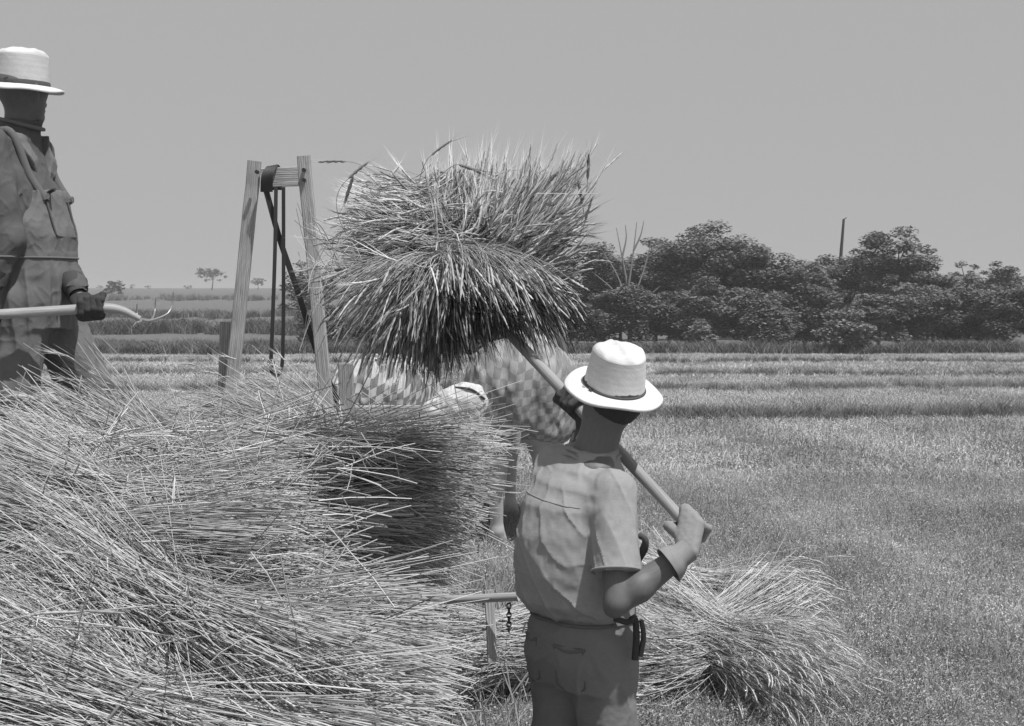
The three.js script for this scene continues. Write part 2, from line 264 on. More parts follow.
function tree(label, px, topY, wPx, d, o = {}) {
  const base = P(px, 300, d); base.y = ground(base.x, -d) - 0.05;
  const top = P(px, topY, d).y, hgt = top - base.y, rx = wPx / 2 / FOCAL * d, low = (o.low ?? 0.18) * hgt;
  const t = thing(o.name || 'broadleaf_tree', label, 'tree', base, o.group || 'trees along the edge of the field');
  const clumps = [], cy0 = (low + hgt) / 2, ry = (hgt - low) / 2, N = Math.round(1.7 * (o.n || Math.round(14 + rx * 7)));
  for (let k = 0; k < N; k++) {
    const a = R(0, 6.28), u = R(-0.85, 1), q = Math.pow(rnd(), 0.45), s = Math.sqrt(Math.max(0, 1 - u * u)) * 0.9 + 0.1, r = R(0.24, 0.42) * Math.min(rx, ry) * (o.cl || 1);
    clumps.push([Math.cos(a) * s * q * (rx - r * 0.7), cy0 + u * q * (ry - r * 0.45), Math.sin(a) * s * q * (rx - r * 0.7) * (o.depth || 0.8), r, R(0.4, 0.62)]);
  }
  const tr = [[0, 0, 0], [R(-0.1, 0.1) * rx, hgt * 0.3, 0], [R(-0.15, 0.15) * rx, hgt * 0.62, 0]].map(toV), r0 = 0.02 * hgt + 0.03;
  const trunk = [taperTube(tr, r0, r0 * 0.45, 8, 7)];
  clumps.filter((_, k) => k % 3 === 0).slice(0, 14).forEach(c => { const s = tr[1].clone().lerp(tr[2], R(0, 1)), e = V(c[0], c[1], c[2]); trunk.push(taperTube([s, s.clone().lerp(e, 0.5).add(V(R(-0.1, 0.1), R(0, 0.25), R(-0.1, 0.1)).multiplyScalar(rx * 0.5)), e], r0 * 0.42, r0 * 0.1, 6, 5)); });
  part('trunk', mergeGeometries(trunk), barkMat, t);
  part('crown', crownGeo(clumps, o.leaf || 0.12, o.per || 5, (o.tone || 0.075) * 1.95), crownMat, t);
  return t;
}
const bush = (label, px, topY, wPx, d, o = {}) => tree(label, px, topY, wPx, d, { name: 'shrub', low: 0.0, leaf: 0.11, per: 6, cl: R(1.1, 1.4), n: Math.round(18 + wPx / 4), group: 'shrubs under the tree line', ...o });
tree('big spreading dark tree with the widest rounded crown above the white hat', 706, 219, 150, 86, { n: 46 });
tree('dark tree joining the right shoulder of the widest crown', 768, 240, 84, 83, { n: 30 });
tree('dark tree left of the widest crown, behind the bare branches', 655, 234, 80, 90, { n: 26 });
tree('tall airy tree with sky gaps on the right, layered flat boughs', 898, 219, 100, 88, { n: 30, cl: 0.8, low: 0.25 });
tree('lower dark tree below the leaning bare snag', 845, 246, 76, 90, { n: 24, cl: 0.85 });
tree('dark tree on the right flank of the airy tree', 935, 262, 60, 85, { n: 20 });
tree('small thin tree in the gap near the right edge', 966, 254, 44, 104, { n: 12, cl: 0.8, low: 0.4 });
tree('small rounded tree at the far right edge', 1003, 256, 48, 100, { n: 16, low: 0.3 });
tree('dark tree just right of the lifted sheaf', 600, 234, 84, 93, { n: 26 });
tree('dark tree filling the low saddle between the two big crowns', 806, 258, 70, 84, { n: 24, low: 0.05 });
[[640, 250, 74], [690, 244, 78], [742, 238, 80], [790, 252, 70], [826, 254, 64], [870, 242, 74], [918, 250, 74], [958, 266, 60], [1000, 264, 64], [604, 256, 66]].forEach(([px, y, w], i) => tree(['far tree half hidden left of the widest crown', 'far tree behind the left of the widest crown', 'far tree behind the right of the widest crown', 'far tree at the low notch in the skyline', 'far tree just right of the skyline notch', 'far tree behind the bare snag', 'far tree behind the tall airy tree', 'far low tree under the small thin tree', 'far low tree at the right picture edge', 'far tree beside the ears of the lifted sheaf'][i], px, y, w, 101 + i % 3, { n: 22, low: 0.05, cl: 1.1, group: 'second row of trees behind the edge trees' }));
tree('dark tree hidden behind the right end of the lifted sheaf', 540, 248, 90, 95);
tree('dark tree behind the middle of the lifted sheaf', 462, 250, 100, 96);
tree('dark tree behind the lower left of the lifted sheaf', 388, 252, 90, 97);
tree('dark tree seen between the two ladder posts', 308, 250, 64, 97, { n: 20, low: 0.02 });
[[575, 288, 84], [622, 278, 80], [668, 286, 84], [716, 276, 86], [762, 284, 84], [806, 278, 76], [880, 284, 88], [925, 276, 80], [966, 282, 76], [1006, 278, 76], [520, 295, 84], [450, 295, 84], [380, 300, 76], [322, 300, 60]]
  .forEach(([px, y, w], i) => bush(['shrub at the left end of the bank, beside the ears of the lifted sheaf', 'shrub straight above the crown of the near white hat', 'shrub beyond the right brim of the near white hat', 'shrub under the middle of the widest tree crown', 'shrub under the right half of the widest tree crown', 'shrub in the saddle between the two big trees', 'shrub under the tall airy tree', 'shrub right of the tall airy tree', 'shrub under the small thin tree', 'shrub at the far right edge of the tree line', 'shrub behind the end of the fork handle', 'shrub behind the drooping ears of the lifted sheaf', 'shrub behind the left horse', 'shrub low between the ladder posts'][i], px, y, w, 79 + (i % 3) * 1.6, { tone: 0.066 + (i % 4) * 0.006, cl: 1.0 + (i % 3) * 0.12, n: 40 }));
bush('pale rounded bush standing forward of the tree line on the right', 846, 306, 62, 75, { tone: 0.11, n: 26 });
bush('pale flowering bush low beside the brim of the white hat', 702, 318, 40, 76, { tone: 0.12, n: 12 });
bush('feathery bush right of the pale flowering bush', 768, 296, 56, 77, { tone: 0.088, n: 22 });
[[212, 264, 34, 420, 'spreading lone tree on the left horizon beside the ladder'], [258, 276, 18, 420, 'small tree on the horizon between ladder post and straps'], [113, 278, 26, 260, 'round dark bush standing alone in the left pasture']].forEach(([px, y, w, d, l], i) => tree(l, px, y, w, d, { leaf: 0.42, n: 18, low: i === 2 ? 0 : 0.22, tone: 0.085, group: 'lone trees on the left skyline', name: i === 2 ? 'shrub' : 'broadleaf_tree' }));
[[176, 318, 42, 125, 'dark shrub under the tips of the left fork'], [208, 326, 26, 122, 'small shrub left of the ladder'], [150, 340, 20, 98, 'low weed clump below the left fork']].forEach(([px, y, w, d, l]) => bush(l, px, y, w, d, { leaf: 0.2, group: 'shrubs on the left bank' }));
[[132, 284, 10, 500], [148, 285, 8, 520], [100, 285, 9, 540], [188, 284, 9, 480]].forEach(([px, y, w, d], i) => tree(['tiny far tree on the skyline right of the round bush', 'second tiny far tree on the skyline right of the round bush', 'tiny far tree on the skyline left of the round bush', 'tiny far tree just left of the lone skyline tree'][i], px, y, w, d, { leaf: 0.5, n: 8, low: 0, tone: 0.09, group: 'tiny trees on the left skyline' }));
{ // bare dead tree and snag
  const b = P(630, 300, 82); b.y = ground(b.x, -82) - 0.05;
  const t = thing('dead_tree', 'bare grey dead tree with forked branches beside the lifted sheaf', 'tree', b); const hg = P(630, 225, 82).y - b.y, s = 82 / FOCAL;
  const L = [[[0, 0], [0, 0.35], [-2 * s, 0.55]], [[-2 * s, 0.5], [-8 * s, 0.75], [-14 * s, 0.98]], [[-2 * s, 0.5], [3 * s, 0.8], [6 * s, 1.02]], [[0, 0.35], [14 * s, 0.65], [22 * s, 0.9]], [[0, 0.3], [-18 * s, 0.5], [-36 * s, 0.62]], [[0, 0.33], [-14 * s, 0.62], [-30 * s, 0.82]], [[0, 0.28], [16 * s, 0.42], [30 * s, 0.52]], [[-8 * s, 0.75], [-4 * s, 0.9], [-5 * s, 1.0]], [[3 * s, 0.8], [10 * s, 0.92], [13 * s, 1.03]]];
  part('trunk', taperTube(L[0].map(([x, y]) => V(x, y * hg, 0)), 0.16, 0.09, 8, 7), deadMat, t);
  L.slice(1).forEach((l, i) => part('branch', taperTube(l.map(([x, y]) => V(x, y * hg, 0.3 * Math.sin(i * 2.1) * y)), 0.075, 0.02, 8, 6), deadMat, t));
  const c = P(841, 300, 93); c.y = ground(c.x, -93) - 0.05; const top = P(843, 219, 93).y - c.y;
  const q = thing('dead_tree', 'tall dark leaning dead trunk sticking up above the right trees', 'tree', c);
  part('trunk', taperTube([V(-0.35, 0, 0), V(-0.1, top * 0.6, 0), V(0.12, top, 0)], 0.2, 0.085, 10, 7), barkMat, q); part('branch', taperTube([V(0.1, top * 0.99, 0), V(0.2, top + 0.03, 0), V(0.32, top + 0.1, 0)], 0.05, 0.02, 6, 5), barkMat, q);
}

// ------------------------------------------------------------------ the hay wagon
const ricks = 'sheaves loaded on the wagon';
{
  const wagon = thing('hay_wagon', 'wooden hay wagon under the sheaves with a tall ladder at its front end', 'wagon', V(-1.3, 0, -6));
  const loc = p => p.clone().sub(wagon.position), pale = woodMat(0.56), mid = woodMat(0.4), dark = woodMat(0.2), iron = mat(0.06, { roughness: 0.6, metalness: 0.6 });
  const L = (x, y, z) => V(x, y, z).sub(wagon.position);
  for (let k = 0; k < 9; k++) { const x = -2.32 + k * 0.2; part('floor_plank', beam(L(x, 0.70, -3.15), L(x + 0.2, 0.70, -8.35), 0.192, 0.035, V(0, 1, 0)), k % 2 ? mid : dark, wagon); }
  for (const z of [-3.6, -4.9, -6.15, -7.4]) part('cross_beam', beam(L(-2.45, 0.675, z - 0.05), L(-0.42, 0.675, z), 0.09, 0.085, V(0, 1, 0)), mid, wagon);
  // beam end that sticks out below the load, with its hanging chain and two stakes
  const e0 = P(418, 601, 5.9), e1 = P(519, 596.5, 5.7);
  part('cross_beam', taperTube([e0.clone().add(V(-0.5, 0, 0)), e0, e1].map(loc), 0.021, 0.019, 16, 10), handleMat(0.6), wagon);
  part('stake', beam(loc(P(438, 604, 5.9)), loc(P(446, 662, 5.8)), 0.034, 0.028, V(0, 0, 1), 0.002), pale, wagon);
  part('stake', beam(loc(P(489, 590, 5.84)), loc(P(492, 662, 5.8)), 0.042, 0.03, V(0, 0, 1), 0.002), pale, wagon);
  for (let k = 0; k < 6; k++) { const c = loc(P(509, 606 + k * 4.6, 5.74)), g = new THREE.TorusGeometry(0.013, 0.004, 6, 12); g.scale(0.7, 1, 1); g.rotateY(k % 2 ? 1.4 : 0.2); g.translate(c.x, c.y, c.z); part('chain_link', g, iron, wagon); }
  // ladder at the front: two leaning posts, crossbar, shorter uprights and the front rail
  const post = (a, b, w, t, m, n) => part(n, beam(loc(a), loc(b), w, t, V(0, 0, 1), 0.002), m, wagon);
  post(P(228, 425, 8.35), P(255, 161, 8.25), 0.078, 0.05, pale, 'ladder_post');
  post(P(329, 430, 8.3), P(303.5, 156, 8.2), 0.078, 0.05, pale, 'ladder_post');
  post(P(262, 178, 8.23), P(299, 176.5, 8.2), 0.115, 0.035, pale, 'ladder_crossbar');
  post(P(229, 322, 8.42), P(226, 425, 8.42), 0.105, 0.04, mid, 'upright');
  post(P(345.5, 364, 8.3), P(347, 425, 8.3), 0.088, 0.05, mid, 'upright');
  post(P(205, 412, 8.38), P(420, 411, 8.36), 0.07, 0.04, pale, 'front_rail');
  for (const [px, py] of [[257, 172], [304, 170], [304, 180]]) { const c = loc(P(px, py, 8.17)), g = new THREE.CylinderGeometry(0.012, 0.012, 0.03, 8); g.rotateX(Math.PI / 2); g.translate(c.x, c.y, c.z); part('bolt', g, iron, wagon); }
  const wheel = (x, z, r) => {
    const w = new THREE.Group(); w.name = 'wheel'; w.position.copy(L(x, r, z)); w.rotation.y = Math.PI / 2 + 0.04; wagon.add(w);
    part('rim', new THREE.TorusGeometry(r - 0.035, 0.035, 8, 48), dark, w); const ty = new THREE.CylinderGeometry(r, r, 0.06, 48, 1, true); ty.rotateX(Math.PI / 2); part('tyre', ty, iron, w);
    const hub = new THREE.CylinderGeometry(0.07, 0.09, 0.26, 16); hub.rotateX(Math.PI / 2); part('hub', hub, dark, w);
    for (let k = 0; k < 12; k++) { const a = k / 12 * 6.283; part('spoke', taperTube([V(Math.cos(a) * 0.07, Math.sin(a) * 0.07, 0), V(Math.cos(a) * (r * 0.5), Math.sin(a) * r * 0.5, 0), V(Math.cos(a) * (r - 0.05), Math.sin(a) * (r - 0.05), 0)], 0.028, 0.02, 4, 8), mid, w); }
  };
  wheel(-0.62, -7.3, 0.46); wheel(-2.15, -7.35, 0.46); wheel(-0.7, -4.3, 0.52); wheel(-2.2, -4.35, 0.52);
  for (const z of [-7.32, -4.32]) part('axle', beam(L(-2.15, 0.5, z), L(-0.65, 0.5, z), 0.1, 0.12), dark, wagon);
  part('reach', beam(L(-1.42, 0.56, -4.2), L(-1.38, 0.56, -7.4), 0.09, 0.1, V(0, 1, 0)), dark, wagon);
  part('tongue', beam(L(-1.35, 0.55, -7.4), L(-0.45, 0.72, -11.6), 0.09, 0.1, V(0, 1, 0)), mid, wagon);
  shade(wagon);
  // leather lines looped over the crossbar
  const leather = mat(0.028, { roughness: 0.55 });
  const top = P(268, 172, 8.16), lines = thing('leather_lines', 'black leather driving lines looped over the ladder crossbar and hanging in a long loop', 'strap', top);
  const strap = (pts, w, name) => {
    const c = new THREE.CatmullRomCurve3(pts.map(p => p.clone().sub(top))), N = 60, pos = [], idx = [];
    for (let k = 0; k <= N; k++) { const o = c.getPointAt(k / N), t = c.getTangentAt(k / N), s = V(t.y, -t.x, 0.12).normalize().multiplyScalar(w / 2), d = V(0, 0, 0.0025); for (const [a, b] of [[-1, -1], [1, -1], [1, 1], [-1, 1]]) { const q = o.clone().addScaledVector(s, a).addScaledVector(d, b); pos.push(q.x, q.y, q.z); } }
    for (let k = 0; k < N; k++) for (let r = 0; r < 4; r++) { const a = k * 4 + r, b = k * 4 + (r + 1) % 4; idx.push(a, b, a + 4, b, b + 4, a + 4); }
    const g = new THREE.BufferGeometry(); g.setAttribute('position', new THREE.Float32BufferAttribute(pos, 3)); g.setIndex(idx); const q = g.toNonIndexed(); q.computeVertexNormals(); part(name, q, leather, lines);
  };
  strap([P(276, 187, 8.15), P(275, 250, 8.13), P(273, 310, 8.12), P(271.5, 350, 8.12), P(271, 366, 8.12), P(273.5, 376, 8.12), P(278, 377, 8.12), P(281.5, 368, 8.12), P(283, 340, 8.13), P(283.5, 270, 8.14), P(283.5, 187, 8.15)], 0.022, 'hanging_loop');
  strap([P(266, 190, 8.16), P(280, 240, 8.18), P(298, 292, 8.22), P(316, 350, 8.36), P(338, 402, 8.5)], 0.034, 'slanting_line');
  for (let k = 0; k < 4; k++) strap([P(262 + k * 3, 192, 8.165 - k * 0.006), P(263 + k * 3, 176 - k, 8.15 - k * 0.006), P(268 + k * 3, 167.5 - k * 0.6, 8.19), P(273 + k * 2.6, 174, 8.27), P(272 + k * 2.6, 190, 8.27)], 0.02, 'wrapped_turn');
  const bk = new THREE.TorusGeometry(0.02, 0.005, 6, 14), bc = P(271, 363, 8.1).sub(top); bk.translate(bc.x, bc.y, bc.z); part('buckle', bk, mat(0.25, { metalness: 0.8, roughness: 0.4 }), lines);
  // white sack against the front rail
  const sp = P(452, 410, 8.2), sack = thing('white_sack', 'plump white canvas sack lying between the two checkered horse blankets', 'sack', sp);
  const sg = netMesh((x, y, z) => smin(cap(x, y, z, V(-0.09, -0.03, 0), V(0.09, 0.03, -0.02), 0.1, 0.12), cap(x, y, z, V(0.0, 0.05, 0), V(0.1, 0.08, 0), 0.08, 0.07), 0.08) + 0.008 * n3(x * 12, y * 12, z * 12) + 0.004 * n3(x * 30, y * 16, z * 30), V(-0.28, -0.2, -0.2), V(0.34, 0.28, 0.2), 0.011);
  part('sack_cloth', sg, mat(0.62), sack);
  part('cord', tubeOf([[0.02, 0.14, 0.05], [0.12, 0.13, 0.085], [0.2, 0.07, 0.06]].map(toV), 0.007, 12, 6), mat(0.06), sack);
}

// ------------------------------------------------------------------ sheaves
// a bound bundle along local x: cut butts at +x, ears at -x; droop bends both ends down
function sheafGeos(o) {
  const S = new Strands(), E = new Strands(), Lh = o.len / 2, pt = (x, ry, rz, rho, sx, sy) => { };
  for (let k = 0; k < o.n; k++) {
    const rho = Math.sqrt(R(0.12, 1)), phi = R(0, 6.283), wild = rnd() < o.wild, dev = wild ? 0.5 : 0.17, sy = gauss() * dev * 0.7, sz = gauss() * dev * 1.1, sh = R(-0.09, 0.09), L1 = Lh * (rnd() < o.short ? R(-0.1, 0.95) : R(0.82, 1.06)) + sh, L0 = -Lh * R(o.loose ? 0.15 : 0.75, 1.05) + sh, tone = strawTone(o.tone), cur = gauss() * (o.loose ? 0.04 : 0.012);
    const pts = [], M = 5;
    for (let q = 0; q <= M; q++) {
      const x = lerp(L1, L0, q / M), u = x / Lh, fl = u > 0 ? o.butt : o.head, rr = o.r * ((o.loose ? 1 : 0.8) + fl * Math.abs(u)) * rho;
      const dr = (u > 0 ? o.droopB : o.droopH) * Math.pow(Math.abs(u), 2.2);
      pts.push([x, Math.cos(phi) * rr + sy * x + cur * u * u - dr + (n3(x * 4, phi, k * 0.01) * 0.008), Math.sin(phi) * rr + sz * x + cur * 0.7 * u * u]);
    }
    S.stalk(pts, R(0.0013, 0.0024), 0.0011, tone);
    if (o.ears && rnd() < o.ears) { const a = pts[M], b = pts[M - 1], d = [a[0] - b[0] + gauss() * 0.02, a[1] - b[1] - 0.03 * rnd(), a[2] - b[2] + gauss() * 0.02]; E.ear(a, d, R(0.075, 0.11), R(0.0042, 0.0058), o.tone * R(0.7, 1.1), 10, R(0, 0.5)); }
    if (rnd() < 0.10) { const q = 1 + Math.floor(R(0, 4)), a = pts[q], dx = gauss() * 0.12, dy = R(-0.02, 0.09), dz = gauss() * 0.1; S.blade([a, [a[0] + dx * 0.5, a[1] + dy, a[2] + dz * 0.6], [a[0] + dx, a[1] + dy * 0.6, a[2] + dz]], 0.004, tone * 0.95); }
  }
  const tie = []; for (let q = 0; q <= 20; q++) { const a = q / 20 * 6.283; tie.push(V(0.01 * Math.sin(a * 3), Math.cos(a) * (o.r * 0.83), Math.sin(a) * (o.r * 0.83))); }
  return { straw: S.build(), ear: o.ears ? E.build() : null, tie: tubeOf(tie, 0.0035, 40, 6) };
}
const twineMat = mat(0.2);
function placeSheaf(G, label, pos, dir, roll, group, scale = 1) {
  const t = thing('wheat_sheaf', label, 'sheaf', pos, group); t.scale.setScalar(scale);
  const x = dir.clone().normalize(), z = V(0, 1, 0).cross(x).normalize().negate(), y = z.clone().cross(x); const m = new THREE.Matrix4().makeBasis(x, y, z); t.quaternion.setFromRotationMatrix(m); t.rotateX(roll);
  const s = part('straw', G.straw, strawMat, t); s.userData.kind = 'stuff';
  if (G.ear) { const e = part('ears', G.ear, earMat, t); e.userData.kind = 'stuff'; }
  part('twine', G.tie, twineMat, t); return t;
}
{
  rnd = mulberry(21);
  const VAR = []; for (let k = 0; k < 7; k++) VAR.push(sheafGeos({ len: R(1.08, 1.2), r: R(0.15, 0.17), n: 1300, wild: 0.36, butt: R(0.3, 0.55), head: R(0.3, 0.6), droopB: R(0.0, 0.05), droopH: R(0.0, 0.03), ears: 0.14, short: 0.45, tone: R(0.46, 0.58) }));
  const topY = d => { const T = [[3.1, 0.95], [3.4, 1.07], [3.7, 1.2], [4.0, 1.29], [4.4, 1.35], [4.9, 1.38], [5.0, 1.38], [5.1, 1.39], [5.5, 1.37], [6, 1.34], [6.8, 1.24], [7.4, 1.1], [8.1, 0.98]]; let k = 0; while (k < T.length - 2 && d > T[k + 1][0]) k++; return lerp(T[k][1], T[k + 1][1], clamp((d - T[k][0]) / (T[k + 1][0] - T[k][0]), 0, 1)); };
  const edge = d => { const T = [[3.1, -0.37], [3.6, -0.42], [4.0, -0.58], [4.3, -0.64], [4.9, -0.7], [5.0, -0.5], [5.35, -0.46], [5.52, -0.1], [6.4, 0.0], [7.2, 0.0], [8, -0.3]]; let k = 0; while (k < T.length - 2 && d > T[k + 1][0]) k++; return lerp(T[k][1], T[k + 1][1], clamp((d - T[k][0]) / (T[k + 1][0] - T[k][0]), 0, 1)); };
  const ORD = ['first', 'second', 'third', 'fourth', 'fifth', 'sixth', 'seventh', 'eighth', 'ninth', 'tenth', 'eleventh', 'twelfth', 'thirteenth', 'fourteenth', 'fifteenth', 'sixteenth', 'seventeenth'];
  let row = 0, v = 0;
  for (let d = 3.25; d < 8.0; d += 0.345, row++) {
    const ty = topY(d), ys = []; for (let y = ty - 0.13; y > 0.8; y -= 0.265) ys.push(y); if (!ys.length) ys.push(0.9);
    ys.forEach((y, k) => {
      const ln = 0.56, dir = (d < 4.95 ? V(1, R(-0.34, 0.04), R(0.0, 0.85)) : V(1, R(-0.28, 0.02), R(0.0, 0.5))).normalize(), ex = edge(d) + R(-0.05, 0.05) - (d < 4.95 ? 0.12 : 0.2) * (ys.length > 1 ? 1 - k / (ys.length - 1) : 0) - (d > 5.45 && k === ys.length - 1 ? 0.27 : 0);
      const c = V(ex - ln * dir.x, y - ln * dir.y * 0.3 + R(-0.03, 0.03), -d + R(-0.05, 0.05));
      const lay = ys.length === 1 ? 'single' : k === 0 ? 'top' : k === ys.length - 1 ? 'bottom' : 'middle';
      placeSheaf(VAR[v++ % VAR.length], `${lay} sheaf with butts outward, ${ORD[row]} row from the near end of the load`, c, dir, R(-0.5, 0.5), ricks, R(0.94, 1.06));
    });
    if (d < 4.3) { const dir = V(1, R(-0.3, -0.1), R(0.05, 0.3)).normalize(); placeSheaf(VAR[v++ % VAR.length], `lowest drooping sheaf over the wagon edge, ${ORD[row]} row from the near end of the load`, V(-0.31 + (d - 3.25) * 0.02 + R(-0.03, 0.05) - 0.58 * dir.x, 0.86 + R(-0.03, 0.03), -d - 0.1), dir, R(-0.5, 0.5), ricks, 1); }
    if (row % 1 === 0) { const dir = V(-1, R(-0.1, 0.08), R(-0.3, 0.25)); placeSheaf(VAR[v++ % VAR.length], `far side sheaf with butts to the left, ${ORD[row]} row from the near end`, V(-1.75 + R(-0.1, 0.1), ty - (d > 3.9 ? 0.28 : 0.14) + R(-0.04, 0.03), -d), dir, R(-0.5, 0.5), ricks, R(0.95, 1.05)); }
  }
  // sheaves lying on the stubble
  const GV = []; for (let k = 0; k < 2; k++) GV.push(sheafGeos({ len: 1.1, r: 0.17, n: 1300, wild: 0.3, loose: 1, butt: 0.25, head: 0.55, droopB: 0.04, droopH: 0.05, ears: 0.95, short: 0.1, tone: 0.62 }));
  const low = 'sheaves lying on the stubble', on = (px, py, d, h) => { const p = P(px, py, d); p.y = ground(p.x, -d) + h; return p; };
  placeSheaf(GV[0], 'pale sheaf on the ground right of the near man, ears trailing to the right', on(700, 600, 7.0, 0.32), V(-1, 0.12, -0.15), 0.3, low);
  placeSheaf(GV[1], 'pale sheaf on the ground nearest the camera, ears turned to the camera', on(726, 640, 6.5, 0.2), V(-0.75, 0.12, -0.8), 1.2, low);
  placeSheaf(GV[0], 'pale sheaf on the ground against the near man, ears turned to the left', on(700, 640, 6.55, 0.19), V(0.9, 0.1, -0.55), 2.2, low);
  placeSheaf(GV[1], 'pale sheaf on the ground between the wagon and the near man', on(500, 660, 6.4, 0.24), V(-0.9, 0.05, 0.5), 0.9, low);
}
{ // sheaf lifted on the fork
  rnd = mulberry(33);
  const d0 = 4.95, O = P(440, 262, d0), s = d0 / FOCAL;
  const lifted = thing('wheat_sheaf', 'big bearded wheat sheaf raised high on the pitchfork against the sky', 'sheaf', O);
  const S = new Strands(), E = new Strands(), pt = (px, py, z) => [(px - 440) * s, (262 - py) * s, z];
  const bez = (a, b, c, n) => { const o = []; for (let k = 0; k <= n; k++) { const t = k / n; o.push([0, 1, 2].map(q => a[q] * (1 - t) * (1 - t) + 2 * b[q] * t * (1 - t) + c[q] * t * t)); } return o; };
  // ragged outline of the bundle, as reach (in hundredths of its half width) by direction; ears curl up on the right, hang down below
  const OUT = [[0, 134], [20, 150], [35, 156], [50, 108], [70, 94], [90, 92], [110, 97], [130, 113], [145, 122], [160, 118], [180, 128], [200, 130], [215, 122], [235, 112], [255, 108], [270, 96], [290, 74], [305, 74], [325, 110], [340, 136], [360, 134]];
  const reach = a => { a = ((a % 360) + 360) % 360; let k = 0; while (k < OUT.length - 2 && a > OUT[k + 1][0]) k++; return lerp(OUT[k][1], OUT[k + 1][1], (a - OUT[k][0]) / (OUT[k + 1][0] - OUT[k][0])); };
  const q0 = (x, y, z) => [(x + 10) * s, (y + 4) * s, z];
  for (let k = 0; k < 4300; k++) {
    const a = R(0, 360), f = Math.pow(R(0.12, 1), 0.55) * (rnd() < 0.05 ? R(1, 1.1) : 1), lowLobe = a > 190 && a < 350, butt = a > 158 && a < 222;
    const L = reach(a) * (1 + 0.1 * n2(a * 0.13, 3) + 0.07 * n2(a * 0.5, 8)) * f * (rnd() < 0.03 ? R(1.05, 1.25) : 1) - (butt ? 4 : 21), ar = a * Math.PI / 180, dome = Math.sqrt(Math.max(0.02, 1 - Math.min(1, f * f)));
    const z = (rnd() < 0.62 ? 1 : -1) * dome * R(0.45, 1) * 0.3 + gauss() * 0.06 + (lowLobe ? 0.12 : -0.08);
    const ex = Math.cos(ar) * L, ey = Math.sin(ar) * L, right = Math.max(0, Math.cos(ar));
    const t0 = R(-1, 1), st = q0(-14 + t0 * 30 + gauss() * 8, -2 + t0 * 7 + gauss() * 8, z * 0.35 + gauss() * 0.04);
    const curl = lowLobe ? 20 * (0.4 + right) + 8 : right > 0.2 ? -26 * right : -8 * Math.sin(ar);
    const e = q0(ex + gauss() * 8, ey + gauss() * 8, z); let m = q0(ex * 0.58 + gauss() * 9, ey * 0.5 + curl + gauss() * 8, z * 0.95 + gauss() * 0.03);
    if (a > 12 && a < 78 + gauss() * 30) m = q0(ex * R(0.58, 0.82) + gauss() * 9, ey * R(0.05, 0.25) + gauss() * 8, z * 0.95);          // sweep out to the right, then curl up
    else if (a > 40 && a < 112 + gauss() * 18) m = q0(ex - R(40, 90), ey * R(0.6, 1.05), z * 0.95);                             // over the top towards the right
    else if (a >= 90 && a < 166) m = q0(ex * R(0.05, 0.35) + 8, ey * R(0.85, 1.25) + 6, z * 0.95);                               // over the top towards the left
    const c = 0.45 * R(0.4, 1.35), pp = bez(st, m, e, 6); S.stalk(pp, R(0.0011, 0.0018), 0.001, c);
    if (rnd() < (butt ? 0.12 : 0.86)) { const u = pp[6], r = pp[5]; E.ear(u, [u[0] - r[0] + gauss() * 0.014, u[1] - r[1] + gauss() * 0.014, u[2] - r[2] + gauss() * 0.014], R(0.07, 0.11), R(0.0044, 0.006), c * 1.12, 5, R(-0.3, 0.45) + (lowLobe ? 0.1 : -0.12)); }
    if (rnd() < 0.15) { const u = pp[2 + Math.floor(R(0, 4))]; S.blade([u, [u[0] + gauss() * 0.05, u[1] + gauss() * 0.04, u[2] + gauss() * 0.05], [u[0] + gauss() * 0.1, u[1] + gauss() * 0.08 - 0.02, u[2] + gauss() * 0.1]], 0.0026, c * 0.9); }
  }
  // single stalks against the sky
  const one = (a, b, c, ear, t = 0.3) => { const p = bez(a, b, c, 10); S.stalk(p, 0.0017, 0.0012, t); if (ear) { const q = p[10], r = p[9]; E.ear(q, [q[0] - r[0], q[1] - r[1], q[2] - r[2]], 0.1, 0.007, t, 8, 0.1); } };
  one(pt(350, 235, 0.1), pt(330, 200, 0.1), pt(353, 182, 0.12), 1); one(pt(400, 210, 0.1), pt(362, 160, 0.12), pt(357, 180, 0.1), 1); one(pt(410, 205, 0.1), pt(375, 165, 0.1), pt(350, 165, 0.1), 1); one(pt(540, 230, 0), pt(588, 215, 0), pt(587, 180, 0), 1, 0.12); one(pt(540, 240, 0), pt(590, 235, 0), pt(582, 205, 0), 1, 0.14); one(pt(560, 250, 0.05), pt(580, 240, 0.05), pt(584, 222, 0.05), 1, 0.15);
  one(pt(430, 190, 0.1), pt(455, 165, 0.1), pt(460, 168, 0.1), 1, 0.2); one(pt(420, 185, 0.05), pt(425, 163, 0.05), pt(432, 158, 0.05), 1, 0.24); one(pt(480, 185, 0), pt(490, 158, 0), pt(500, 176, 0), 0, 0.5); one(pt(470, 200, 0), pt(510, 180, 0), pt(574, 168, 0), 0, 0.5); one(pt(535, 196, 0.1), pt(570, 196, 0.1), pt(596, 196, 0.1), 0, 0.6);
  for (let k = 0; k < 26; k++) one(pt(R(340, 400), R(200, 330), R(0, 0.2)), pt(R(318, 350), R(190, 340), 0.2), pt(R(296, 335), R(195, 365), R(0, 0.3)), 0, R(0.25, 0.6));
  part('straw', S.build(), strawMat, lifted).userData.kind = 'stuff'; part('ears', E.build(), earMat, lifted).userData.kind = 'stuff';
  const tie = []; for (let q = 0; q < 24; q++) { const a = q / 24 * 6.283; tie.push(V(-0.03 + Math.cos(a) * 0.03, 0.005 + Math.cos(a) * 0.085, Math.sin(a) * 0.11)); } part('twine', tubeOf(tie, 0.005, 48, 6, true), twineMat, lifted);
}
